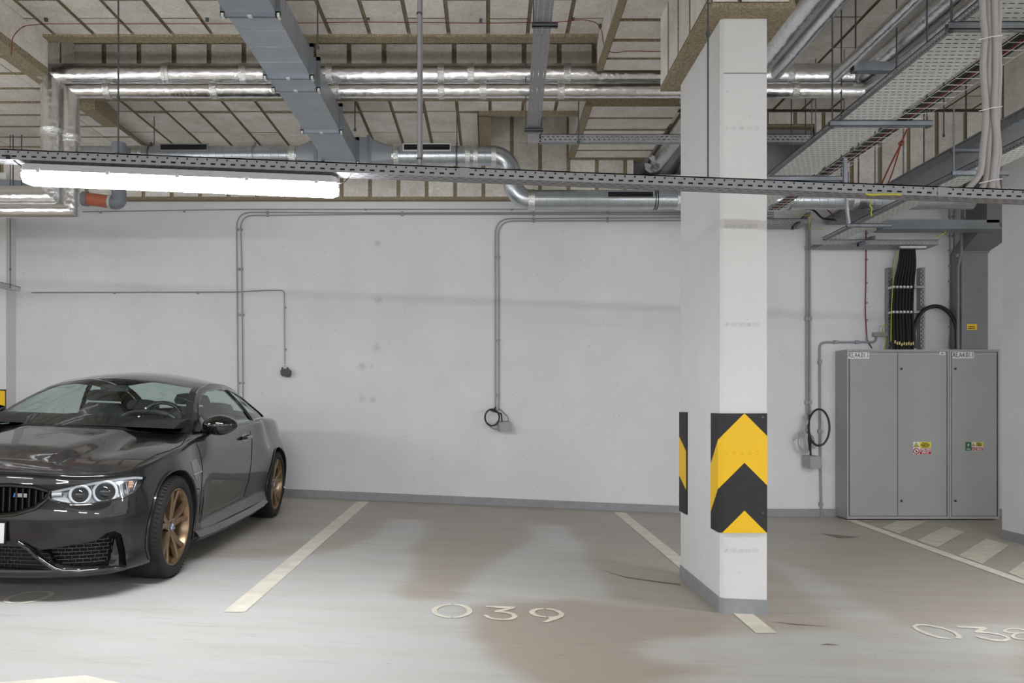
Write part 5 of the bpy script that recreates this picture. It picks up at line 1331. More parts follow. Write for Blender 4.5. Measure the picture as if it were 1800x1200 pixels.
bme = bpy.data.meshes.new('car_body'); bm.to_mesh(bme)
bvh = BVHTree.FromBMesh(bm); bm.free()
def hit(px, py, tree=None):
    d = Vector(((px - CX) / F, 1, (CY - py) / F)); o = CI @ Vector((0, 0, CZ)); d = (CI.to_3x3() @ d).normalized()
    return (tree or bvh).ray_cast(o, d)
def patch(poly, tree=None, step=4., edge=3.):
    """mesh patch of the surface inside a pixel outline: points, normals, triangles"""
    P_ = []
    for i in range(len(poly)):
        a = Vector(poly[i]); b_ = Vector(poly[(i + 1) % len(poly)]); n = max(1, int((b_ - a).length / edge))
        P_ += [a + (b_ - a) * k / n for k in range(n)]
    x0, x1 = min(p.x for p in P_), max(p.x for p in P_); y0, y1 = min(p.y for p in P_), max(p.y for p in P_)
    ring = list(range(len(P_))); extra = []
    x = x0 + step / 2
    while x < x1:
        y = y0 + step / 2
        while y < y1:
            ins = False; n = len(P_)
            for i in range(n):
                a, b_ = P_[i], P_[(i + 1) % n]
                if (a.y > y) != (b_.y > y) and x < (b_.x - a.x) * (y - a.y) / (b_.y - a.y) + a.x: ins = not ins
            if ins and min((Vector((x, y)) - p).length for p in P_) > step * .4: extra.append(Vector((x, y)))
            y += step
        x += step
    r = delaunay_2d_cdt(P_ + extra, [], [ring], 1, 1e-4)
    V, Nn, ok = [], [], {}
    for i, q in enumerate(r[0]):
        h = hit(q.x, q.y, tree)
        if h[0] is not None: ok[i] = len(V); V.append(h[0]); Nn.append(h[1])
    fs = []
    for f in r[2]:
        if all(i in ok for i in f):
            f = [ok[i] for i in f]; fn = (V[f[1]] - V[f[0]]).cross(V[f[2]] - V[f[0]])
            if fn.dot(Nn[f[0]]) < 0: f = f[::-1]
            fs.append(tuple(f))
    return V, Nn, fs
def avgn(Nn):
    a = Vector((0, 0, 0))
    for n in Nn: a += n
    return a.normalized()
def solid(V, Nn, fs, out_, inn, d=None):
    """thicken a patch into a closed solid"""
    d = d or avgn(Nn); mb = MB(); n = len(V)
    ed = {}
    for f in fs:
        for a, b_ in zip(f, f[1:] + f[:1]): ed[(a, b_)] = ed.get((a, b_), 0) + 1
    bd = [(a, b_) for (a, b_) in ed if (b_, a) not in ed]
    mb.add([v + d * out_ for v in V] + [v - d * inn for v in V], list(fs) + [tuple(i + n for i in f[::-1]) for f in fs] + [(b_, a, a + n, b_ + n) for a, b_ in bd])
    return mb
def lbuild(mb, name, mat, parent, smooth=True, angle=40): return mb.build(name, mat, parent, smooth, angle, world=False)
def mirror(mb):
    m = MB(); m.mats = list(mb.mats); m.m = list(mb.m); m.v = [(-x, y, z) for x, y, z in mb.v]; m.f = [list(f)[::-1] for f in mb.f]; return m
q8 = lambda L: [(x / 4.614, 800 + y / 4.614) for x, y in L]
HL = q8([(386, 358), (402, 290), (560, 256), (760, 212), (960, 180), (1100, 165), (1183, 172), (1150, 240), (1090, 308), (1000, 350), (860, 376), (720, 400), (580, 406), (480, 386)])
INT = q8([(330, 768), (560, 732), (780, 692), (860, 632), (930, 612), (985, 642), (1018, 780), (1026, 900), (870, 912), (640, 918), (520, 910), (400, 868)])
CEN = None
cutters = []
hl = patch(HL, step=4); dh = Vector((.45, -.9, .05)).normalized()
cutters.append(solid(*hl, .03, .06, dh))
it = patch(INT, step=6); di = Vector((.25, -.97, 0)).normalized()
cutters.append(solid(*it, .05, .07, di))
kid = [(.050, .625), (.12, .648), (.25, .655), (.38, .648), (.455, .628), (.45, .585), (.40, .535), (.30, .500), (.18, .487), (.08, .49), (.045, .52)]
cutters.append(MB().prism([(v_, -1.0, w_) for v_, w_ in kid], (0, .30, 0)))
cen = [(-.40, .315), (.40, .315), (.47, .275), (.52, .185), (-.52, .185), (-.47, .275)]
cutc = MB().prism([(v_, -1.0, w_) for v_, w_ in cen], (0, .27, 0))
cut = MB()
for c_ in cutters:
    for m_ in (c_, mirror(c_)): cut.add(m_.v, m_.f)
cut.add(cutc.v, cutc.f)
def wheelwell(y0, r):
    for s in (1, -1): cut.tube([(s * .60, y0, .337), (s * 1.05, y0, .337)], r, 48)
wheelwell(0, .368); wheelwell(2.812, .370)
cme = bpy.data.meshes.new('cutter'); cme.from_pydata(cut.v, [], cut.f); cme.materials.append(M['paint']); cme.materials.append(M['matt'])
for p in cme.polygons: p.material_index = 1
bc = bmesh.new(); bc.from_mesh(cme); bmesh.ops.recalc_face_normals(bc, faces=bc.faces); bc.to_mesh(cme); bc.free()
co = bpy.data.objects.new('cutter', cme); COL.objects.link(co)
bme.materials.append(M['paint']); bme.materials.append(M['matt'])
body = bpy.data.objects.new('car_body', bme); COL.objects.link(body)
md = body.modifiers.new('cut', 'BOOLEAN'); md.object = co; md.operation = 'DIFFERENCE'; md.solver = 'EXACT'; md.use_self = True
dg = bpy.context.evaluated_depsgraph_get(); res = bpy.data.meshes.new_from_object(body.evaluated_get(dg))
body.modifiers.clear(); body.data = res; bpy.data.objects.remove(co)
res.polygons.foreach_set('use_smooth', [True] * len(res.polygons)); res.set_sharp_from_angle(angle=math.radians(38))
body.name = 'body_shell'; body.parent = car; body['label'] = 'black painted lower body with hood and fenders'
print('car body faces', len(res.polygons))

def surf_line(name, pts, r, mat, out_=.0005, parent=None, tree=None, step=4., mir=True):
    """thin bead or groove laid along the surface through frame pixels"""
    pts2 = []
    for a, b_ in zip(pts[:-1], pts[1:]):
        n = max(1, int(math.dist(a, b_) / step)); pts2 += [(a[0] + (b_[0] - a[0]) * k / n, a[1] + (b_[1] - a[1]) * k / n) for k in range(n)]
    pts2.append(pts[-1]); P_ = []
    for x, y in pts2:
        h = hit(x, y, tree)
        if h[0] is not None: P_.append(h[0] + h[1] * out_)
    if len(P_) < 2: return None
    mb = MB().tube(P_, r, 6); o = lbuild(mb, name, mat, parent or car)
    if mir: lbuild(mirror(mb), name, mat, parent or car)
    return o
# greenhouse ---------------------------------------------------------------
R_ = np.array([(.66, .752, .908), (.80, .715, 1.00), (.98, .665, 1.095), (1.18, .610, 1.19), (1.36, .575, 1.252), (1.6, .568, 1.296), (1.9, .565, 1.308), (2.2, .560, 1.296), (2.5, .555, 1.252), (2.78, .558, 1.176), (3.02, .585, 1.095), (3.25, .630, 1.020), (3.42, .665, .975)])
C_ = np.array([(.36, 0, .932), (.55, 0, 1.025), (.78, 0, 1.135), (.98, 0, 1.228), (1.18, 0, 1.312), (1.52, 0, 1.362), (1.9, 0, 1.384), (2.22, 0, 1.374), (2.54, 0, 1.335), (2.82, 0, 1.25), (3.05, 0, 1.155), (3.28, 0, 1.06), (3.46, 0, 1.0)])
def gtop(s, t):
    """s along the rows 0..12, t 0 at the side rail .. 1 at the centre line"""
    a, b_ = cr(list(R_), s), cr(list(C_), s); k = math.sin(t * math.pi / 2)
    vv = a[1] * (1 - t)
    return np.array((a[0] + (b_[0] - a[0]) * k, vv, a[2] + (b_[2] - a[2]) * k))
def belt(u_): return np.interp(u_, [.6, 1.0, 1.5, 2.0, 2.5, 2.9, 3.2, 3.45], [.806, .822, .826, .818, .79, .755, .715, .67]), np.interp(u_, [.6, 1.0, 1.5, 2.0, 2.5, 2.9, 3.2, 3.45], [.905, .925, .942, .955, .970, .978, .978, .968])
def rail(u_): return np.interp(u_, R_[:, 0], R_[:, 1]), np.interp(u_, R_[:, 0], R_[:, 2])
def gside(u_, w_):
    vb, wb = belt(u_); vr, wr = rail(u_)
    f = 0 if wr - wb < 1e-3 else min(max((w_ - wb) / (wr - wb), -.1), 1)
    return vb + (vr - vb) * f + .022 * math.sin(math.pi * max(f, 0)) * min(1, (wr - wb) / .2)
_bz = {}
def gfit(s, t):
    """greenhouse point whose lower front edge rests on the hood"""
    p = gtop(s, t)
    if s < 1.2:
        if t not in _bz:
            q = gtop(0, t); h = bvh.ray_cast(Vector((q[1], q[0], 2)), Vector((0, 0, -1))); _bz[t] = (h[0].z + .003 - q[2]) if h[0] is not None else 0
        p = p.copy(); p[2] += _bz[t] * (1 - s / 1.2)
    return p
def gsheet(s0, s1, t0, t1, ns, ntt, name, mat, parent=car, off=0., mir=True, full=False):
    mb = MB(); tr_ = [t0 + (t1 - t0) * k / ntt for k in range(ntt + 1)]
    cols = [(t, 1) for t in tr_]
    if full: cols = cols + [(t, -1) for t in tr_[::-1][1:]]
    vs = []
    for i in range(ns + 1):
        for t, sg in cols:
            p = gfit(s0 + (s1 - s0) * i / ns, t); vs.append((p[1] * sg, p[0], p[2] + off))
    m = len(cols); fs = [(i * m + k, (i + 1) * m + k, (i + 1) * m + k + 1, i * m + k + 1) for i in range(ns) for k in range(m - 1)]
    mb.add(vs, fs); o = lbuild(mb, name, mat, parent)
    if mir and not full: lbuild(mirror(mb), name, mat, parent)
    return o
tp = .075
gsheet(4.05, 8.1, tp, 1, 28, 14, 'roof', 'paint', full=True)
gsheet(0, 12, 0, tp, 60, 3, 'roof_rail', 'paint')
ws = gsheet(.12, 4.05, tp, 1, 26, 16, 'windshield', 'glass', full=True)
gsheet(0, .12, tp, 1, 2, 16, 'cowl_trim', 'blackp', full=True)
gsheet(8.1, 10.9, tp + .03, 1, 16, 12, 'rear_window', 'glass', full=True)
gsheet(10.9, 12, tp + .03, 1, 5, 12, 'rear_shelf_panel', 'paint', full=True); gsheet(8.1, 12, tp, tp + .03, 20, 2, 'rear_pillar', 'paint')
gsheet(3.9, 4.05, tp, 1, 1, 16, 'windshield_header', 'gloss', full=True, off=.001)
# side sheet with window openings
tmp = MB(); us = np.linspace(.66, 3.42, 60)
for i in range(59):
    for j in range(10):
        q = []
        for a, b_ in ((i, j), (i + 1, j), (i + 1, j + 1), (i, j + 1)):
            u_ = us[a]; wb = belt(u_)[1]; wr = rail(u_)[1]; w_ = wb + (wr - wb) * b_ / 10; q.append((gside(u_, w_), u_, w_))
        tmp.add(q, [(0, 1, 2, 3)])
sbv = BVHTree.FromPolygons([Vector(v) for v in tmp.v], [tuple(f) for f in tmp.f])
def side_uw(pts):
    o_ = []
    for x, y in pts:
        h = hit(x, y, sbv)
        if h[0] is not None: o_.append((h[0].y, h[0].z))
    return o_
win1 = [(.93, .945), (.955, 1.045), (1.10, 1.125), (1.30, 1.205), (1.50, 1.245), (1.75, 1.262), (1.98, 1.258), (2.13, 1.10), (2.22, .985), (1.6, .966), (1.2, .952)]
win2 = [(2.035, 1.256), (2.25, 1.240), (2.48, 1.200), (2.70, 1.135), (2.88, 1.065), (2.94, 1.02), (2.90, 1.0), (2.6, .995), (2.27, .988), (2.17, 1.12)]
outl = [(u_, belt(u_)[1] - .03) for u_ in np.linspace(.62, 3.40, 40)] + [(u_, rail(u_)[1] - .0005) for u_ in np.linspace(3.40, .68, 50)]
def dens(poly, st=.06):
    o_ = []
    for i in range(len(poly)):
        a, b_ = Vector(poly[i]), Vector(poly[(i + 1) % len(poly)]); n = max(1, int((b_ - a).length / st)); o_ += [a + (b_ - a) * k / n for k in range(n)]
    return o_
def inside(p, poly):
    r = False; n = len(poly)
    for i in range(n):
        a, b_ = poly[i], poly[(i + 1) % n]
        if (a[1] > p[1]) != (b_[1] > p[1]) and p[0] < (b_[0] - a[0]) * (p[1] - a[1]) / (b_[1] - a[1]) + a[0]: r = not r
    return r
rings = [dens(outl), dens(win1), dens(win2)]; allp = []; fr_ = []
for r in rings: fr_.append(list(range(len(allp), len(allp) + len(r)))); allp += r
for u_ in np.arange(.7, 3.4, .07):
    for w_ in np.arange(.9, 1.32, .04):
        q = Vector((u_, w_))
        if inside(q, outl) and min((q - p).length for p in allp[:sum(map(len, rings))]) > .02: allp.append(q)
r = delaunay_2d_cdt(allp, [], fr_, 1, 1e-5)
parts_ = {'frame': [], 'w1': [], 'w2': []}
for f in r[2]:
    c_ = sum((r[0][i] for i in f), Vector((0, 0))) / 3
    parts_['w1' if inside(c_, win1) else ('w2' if inside(c_, win2) else 'frame')].append(f)
def from_uw(fs, off=0.):
    used = sorted({i for f in fs for i in f}); mp_ = {i: k for k, i in enumerate(used)}
    V = [(gside(r[0][i].x, r[0][i].y) + off, r[0][i].x, r[0][i].y) for i in used]; F_ = []
    for f in fs:
        g = [mp_[i] for i in f]; a, b_, c_ = (Vector(V[k]) for k in g[:3])
        if (b_ - a).cross(c_ - a).x < 0: g = g[::-1]
        F_.append(g)
    return MB().add(V, F_)
mb = from_uw(parts_['frame']); lbuild(mb, 'window_frame', 'paint', car); lbuild(mirror(mb), 'window_frame', 'paint', car)
for k, nm in (('w1', 'side_window'), ('w2', 'quarter_window')):
    mb = from_uw(parts_[k], -.006); a = lbuild(mb, nm, 'glass', car); b_ = lbuild(mirror(mb), nm, 'glass', car)
    poly = dens(win1 if k == 'w1' else win2, .05)
    tb = MB().tube([(gside(p.x, p.y) + .001, p.x, p.y) for p in poly], .008, 6, closed=True); lbuild(tb, 'window_seal', 'gloss', a); lbuild(mirror(tb), 'window_seal', 'gloss', b_)
# interior -----------------------------------------------------------------
itr = bpy.data.objects.new('interior', None); COL.objects.link(itr); itr.parent = car
mb = MB().box((-.72, .95, .93), (.72, 3.0, .955)); lbuild(mb, 'floor_tray', 'matt', itr, False)
pr = [(.48, .955), (.62, 1.0), (.82, 1.02), (1.0, .995), (1.05, .95)]
dash = MB().prism([(-.70, y, z) for y, z in pr], (1.40, 0, 0)); lbuild(dash, 'dashboard', 'seat', itr, True, 30)
# instrument hood and steering wheel (driver sits on the right of the picture)
hood = MB().tube([(.36 + .20 * math.cos(a), .90, 1.0 + .06 * math.sin(a)) for a in [math.pi * k / 10 for k in range(11)]], .022, 8); lbuild(hood, 'instrument_hood', 'seat', itr)
sw = MB().tube([(.36 + .18 * math.cos(a), 1.13 + .06 * math.sin(a), .97 + .16 * math.sin(a)) for a in [2 * math.pi * k / 32 for k in range(32)]], .016, 8, closed=True); lbuild(sw, 'steering_wheel', 'gloss', itr)
def seat(x, y, w_=.26, h=1.20, rear=False):
    s = bpy.data.objects.new('seat', None); COL.objects.link(s); s.parent = itr
    prof = [(-w_, .93), (-w_ * 1.0, h - .22), (-w_ * .62, h - .10), (-.12, h - .07), (.12, h - .07), (w_ * .62, h - .10), (w_, h - .22), (w_, .93)]
    m = MB().prism([(x + a, y, z) for a, z in prof], (0, .09, 0)); lbuild(m, 'backrest', 'seat', itr, True, 30)
    hd = [(-.13, h - .055), (-.145, h - .02), (-.12, h + .03), (-.05, h + .045), (.05, h + .045), (.12, h + .03), (.145, h - .02), (.13, h - .055)]
    m = MB().prism([(x + a, y + .01, z) for a, z in hd], (0, .08, 0)); lbuild(m, 'headrest', 'seat', itr, True, 30)
    bpy.data.objects.remove(s)
seat(.38, 1.75, .25, 1.17); seat(-.38, 1.75, .25, 1.17); seat(.36, 2.55, .27, 1.09); seat(-.36, 2.55, .27, 1.09)
mr_ = MB().prism([(-.10, 1.10, 1.205), (.10, 1.10, 1.205), (.115, 1.10, 1.235), (.09, 1.10, 1.255), (-.09, 1.10, 1.255), (-.115, 1.10, 1.235)], (0, .03, 0)); lbuild(mr_, 'rear_view_mirror', 'blackp', itr, True, 30)
# shut lines and trim --------------------------------------------------------
surf_line('hood_shut_line', [(-60, 829), (0, 832), (60, 834), (110, 838), (161, 842.5), (185, 838), (215, 834)], .0035, 'matt')
surf_line('hood_shut_line', [(327, 757), (327, 770), (318, 783), (295, 793), (272, 800), (245, 815), (225, 831)], .003, 'matt')
surf_line('door_shut_line', [(345, 779), (352, 797), (356, 820), (355, 850), (352, 880), (350, 905)], .003, 'matt')
surf_line('door_shut_line', [(439, 757), (443, 775), (442, 810), (437, 845), (428, 872)], .003, 'matt')
# arch lips
for y0, r_ in ((0, .374), (2.812, .376)):
    for s in (1, -1):
        P_ = []
        for k in range(41):
            a = math.radians(-24 + 228 * k / 40); q = Vector((s * 1.3, y0 + r_ * math.cos(a), .337 + r_ * math.sin(a)))
            h = bvh.ray_cast(q, Vector((-s, 0, 0)))
            if h[0] is not None and h[0].z > .17: P_.append(h[0] + Vector((s * .002, 0, 0)))
        if len(P_) > 3: lbuild(MB().tube(P_, .009, 8), 'wheel_arch_lip', 'paint', car)
# side sill blade
for s in (1, -1):
    P_ = [(s * v_, u_, w_) for u_, v_, w_ in ((.42, .905, .205), (.7, .915, .195), (1.2, .92, .19), (1.8, .92, .192), (2.2, .915, .20), (2.42, .90, .215))]
    mb = MB()
    for a, b_ in zip(P_[:-1], P_[1:]):
        a, b_ = Vector(a), Vector(b_); mb.add([a + Vector((0, 0, .03)), b_ + Vector((0, 0, .03)), b_ + Vector((s * .035, 0, -.01)), a + Vector((s * .035, 0, -.01)), a + Vector((0, 0, -.045)), b_ + Vector((0, 0, -.045))], [(0, 1, 2, 3), (3, 2, 5, 4)] if s < 0 else [(3, 2, 1, 0), (4, 5, 2, 3)])
    lbuild(mb, 'side_sill', 'paint', car, True, 25)
# fender vent with its bright blade
vent = q7 = [(338, 812), (345, 806), (350, 812), (352, 830), (348, 838), (345, 852), (341, 845), (340, 832)]
V, Nn, fs = patch([(335.5, 811), (346, 806), (353, 826), (345, 846), (341, 835)], step=4); 
for m_ in (solid(V, Nn, fs, .002, .002),): lbuild(m_, 'fender_vent', 'gloss', car, False); lbuild(mirror(m_), 'fender_vent', 'gloss', car, False)
surf_line('vent_blade', [(338.5, 834.5), (346, 831), (354, 828)], .0055, 'chrome', .004)
surf_line('vent_blade', [(341, 852), (344, 858), (350, 859.5)], .004, 'paint', .003)
# crease along the flank
# door handle
h = hit(430, 769); hp = h[0]
for s in (1, -1):
    hd = bpy.data.objects.new('door_handle', None)
    mb = MB().tube(rounded([(s * (hp.x + .003), hp.y - .10, hp.z), (s * (hp.x + .035), hp.y - .08, hp.z + .002), (s * (hp.x + .035), hp.y + .08, hp.z + .008), (s * (hp.x + .003), hp.y + .10, hp.z + .01)], .03), .014, 10); lbuild(mb, 'door_handle', 'gloss', car)
# mirrors
for s in (1, -1):
    bm = bmesh.new(); bmesh.ops.create_uvsphere(bm, u_segments=28, v_segments=16, radius=1)
    for v in bm.verts:
        x, y, z = v.co
        if y > .25: y = .25
        z *= (1 - .22 * max(0, x)); y *= 1 - .2 * max(0, x)
        v.co = (s * (.955 + .132 * x), .735 + .11 * y, .985 + .078 * z + .006 * x)
    if s < 0: bmesh.ops.reverse_faces(bm, faces=bm.faces)
    me = bpy.data.meshes.new('wing_mirror'); bm.to_mesh(me); bm.free(); me.materials.append(M['gloss'])
    me.polygons.foreach_set('use_smooth', [True] * len(me.polygons)); me.set_sharp_from_angle(angle=math.radians(45))
    mo = bpy.data.objects.new('wing_mirror', me); COL.objects.link(mo); mo.parent = car
    mb = MB().tube([(s * .80, .80, .925), (s * .86, .78, .935), (s * .93, .76, .955)], [.034, .030, .026], 10); lbuild(mb, 'mirror_stalk', 'gloss', mo)
    mb = MB().prism([(s * .86, .763, .935), (s * 1.04, .763, .945), (s * 1.05, .763, 1.01), (s * .86, .763, 1.03)], (0, .004, 0)); lbuild(mb, 'mirror_glass', 'chrome', mo, False)
    mb = MB().prism([(s * .765, .68, .93), (s * .80, .78, .93), (s * .795, .92, .94), (s * .735, .90, 1.045), (s * .745, .84, 1.02)], (s * .018, 0, 0)); lbuild(mb, 'mirror_sail', 'gloss', mo, False)
# headlights -----------------------------------------------------------------
def side_part(mb, name, mat, parents, smooth=True, angle=40):
    return lbuild(mb, name, mat, parents[0], smooth, angle), lbuild(mirror(mb), name, mat, parents[1], smooth, angle)
cov = MB().add(*[[v + n * .001 for v, n in zip(hl[0], hl[1])], hl[2]])
hls = side_part(cov, 'headlight', 'lampglass', (car, car))
for o in hls: o['label'] = 'clear headlight with twin ringed projectors'
back = MB().add([v - dh * .052 for v in hl[0]], hl[2]); side_part(back, 'reflector', 'reflector', hls)
def hl_pt(px, py, dep):
    h = hit(px, py); return h[0] - dh * dep
for (cx_, cy_, rr) in (((650) / 4.614, 800 + 322 / 4.614, .052), ((855) / 4.614, 800 + 300 / 4.614, .062)):
    c0 = hl_pt(cx_, cy_, .0); e1 = dh.orthogonal().normalized(); e2 = dh.cross(e1)
    ringp = [c0 - dh * .022 + (e1 * math.cos(a) + e2 * math.sin(a)) * rr for a in [2 * math.pi * k / 32 for k in range(32)]]
    side_part(MB().tube(ringp, .0085, 8, closed=True), 'halo_ring', 'drl', hls)
    side_part(MB().tube([c0 - dh * .05, c0 - dh * .026], [rr * .92, rr * .88], 28), 'projector', 'blackp', hls)
    bm2 = MB(); 
    side_part(MB().tube([c0 - dh * .028, c0 - dh * .018, c0 - dh * .012], [rr * .62, rr * .48, rr * .15], 24), 'projector_lens', 'lens', hls)
def strip(pts, r, name, mat, dep=.006):
    P_ = [hl_pt(x / 4.614, 800 + y / 4.614, dep) for x, y in pts]; side_part(MB().tube(P_, r, 8), name, mat, hls)
strip([(420, 300), (560, 270), (760, 228), (960, 195), (1090, 182), (1150, 186)], .009, 'eyebrow_strip', 'drl', .014)
strip([(420, 320), (500, 318)], .012, 'inner_lamp', 'drl', .02)
strip([(400, 355), (490, 378), (590, 396), (720, 391), (860, 367), (990, 342), (1080, 302)], .004, 'lower_trim', 'chrome', .004)
for L in ([(1045, 222), (1075, 216)], [(1045, 240), (1080, 232)], [(1040, 262), (1075, 254)]): strip(L, .008, 'indicator', 'amber', .02)
for L in ([(985, 235), (1005, 330)], [(1025, 225), (1040, 315)], [(740, 250), (755, 345)], [(560, 300), (545, 350)], [(1110, 215), (1085, 290)]): strip(L, .004, 'reflector_rib', 'chrome', .03)
# chrome-less bead around the lamp
ringp = [hit(x, y) for x, y in HL]; side_part(MB().tube([h[0] + h[1] * .001 for h in ringp if h[0] is not None], .0028, 6, closed=True), 'lamp_seal', 'gloss', hls)
# washer cover
V, Nn, fs = patch(q8([(925, 403), (1005, 395), (985, 440), (905, 462)]), step=4); side_part(solid(V, Nn, fs, .0025, .002), 'washer_cover', 'paint', (car, car), False)
# kidney grille ---------------------------------------------------------------
for s in (1, -1):
    P_ = []
    for v_, w_ in kid:
        h = bvh.ray_cast(Vector((s * v_, -1.5, w_)), Vector((0, 1, 0))); P_.append(h[0] + Vector((0, -.004, 0)))
    g = lbuild(MB().tube(P_, .014, 8, closed=True), 'kidney_grille', 'gloss', car)
    k = 0; v_ = .085
    while v_ < .45:
        ys2 = [w_ for w_ in np.linspace(.48, .66, 60) if inside((v_, w_), kid)]
        if len(ys2) > 3:
            y_ = bvh.ray_cast(Vector((s * v_, -1.5, .57)), Vector((0, 1, 0)))[0].y + .012
            lbuild(MB().box((s * v_ - .004, y_, ys2[0]), (s * v_ + .004, y_ + .03, ys2[-1])), 'slat', 'gloss', g, False)
        v_ += .034
y_ = bvh.ray_cast(Vector((.32, -1.5, .60)), Vector((0, 1, 0)))[0].y + .006
bd = MB(); lbuild(MB().box((.285, y_, .59), (.345, y_ + .004, .612)), 'badge', 'chrome', car, False)
for k, (c_, x0_) in enumerate((('bluem', .270), ('bluedk', .277), ('redp', .284))): lbuild(MB().prism([(x0_, y_ - .001, .59), (x0_ + .007, y_ - .001, .59), (x0_ + .012, y_ - .001, .612), (x0_ + .005, y_ - .001, .612)], (0, .004, 0)), 'badge_stripe', c_, car, False)
# honeycomb of the lower intakes
def mesh_bars(polyf, v0, v1, w0, w1, yf, name):
    mb = MB(); v_ = v0; row = 0
    w_ = w0
    while w_ <= w1:
        a = None
        for k in range(81):
            vv = v0 + (v1 - v0) * k / 80
            if polyf(vv, w_):
                if a is None: a = vv
                b_ = vv
        if a is not None and b_ - a > .02: mb.box((a, yf((a + b_) / 2), w_ - .0022), (b_, yf((a + b_) / 2) + .006, w_ + .0022)) if abs(yf(a) - yf(b_)) < .03 else [mb.obox((x_, yf(x_), w_ - .0022), (.02, yf(x_ + .02) - yf(x_), 0), (0, .006, 0), (0, 0, .0044)) for x_ in np.arange(a, b_ - .02, .02)]
        w_n = w_ + .021
        v_ = v0 + (.017 if row % 2 else 0)
        while v_ < v1:
            if polyf(v_, w_ + .01): mb.box((v_ - .002, yf(v_), w_), (v_ + .002, yf(v_) + .006, w_n))
            v_ += .034
        row += 1; w_ = w_n
    return mb
surfy = lambda v_, w_=.27: bvh.ray_cast(Vector((v_, -1.5, w_)), Vector((0, 1, 0)))[0].y
m_ = mesh_bars(lambda a, b_: inside((a, b_), cen), -.52, .52, .19, .31, lambda a: surfy(max(min(a, .6), -.6)) + .03, 'x')
tag(lbuild(m_, 'lower_grille_mesh', 'gloss', car, False), kind='stuff')
itp = [(h[0].x, h[0].z) for h in (hit(x, y) for x, y in INT) if h[0] is not None]
m_ = mesh_bars(lambda a, b_: inside((a, b_), itp) and a < .74, min(p[0] for p in itp), max(p[0] for p in itp), .15, .34, lambda a: surfy(min(a, .86)) + .035, 'x')
for q in (m_, mirror(m_)): tag(lbuild(q, 'side_grille_mesh', 'gloss', car, False), kind='stuff')
# fin dividing the side intake, lip, plate
V, Nn, fs = patch(q8([(932, 668), (962, 800), (965, 900), (872, 908), (905, 800)]), step=4); side_part(solid(V, Nn, fs, .0, .05, di), 'intake_fin', 'paint', (car, car), False)
LIP = q8([(150, 700), (235, 752), (300, 815), (380, 872), (450, 915), (520, 936), (640, 938), (760, 926), (860, 912), (950, 905), (1010, 908)])
P_ = [hit(x, y)[0] for x, y in LIP]; P_ = [p for p in P_ if p is not None]
side_part(MB().tube([p + Vector((.002, -.012, -.002)) for p in P_], .013, 10), 'front_lip', 'gloss', (car, car))
# crease beads of the bumper
pl = empty('number_plate', (0, 0, 0)); pl.parent = car
yp = surfy(0.0, .40) - .008
lbuild(MB().box((-.268, yp - .008, .333), (.268, yp, .457)), 'plate_holder', 'blackp', pl, False)
lbuild(MB().box((-.26, yp - .012, .340), (.26, yp - .006, .450)), 'plate', 'white', pl, False)
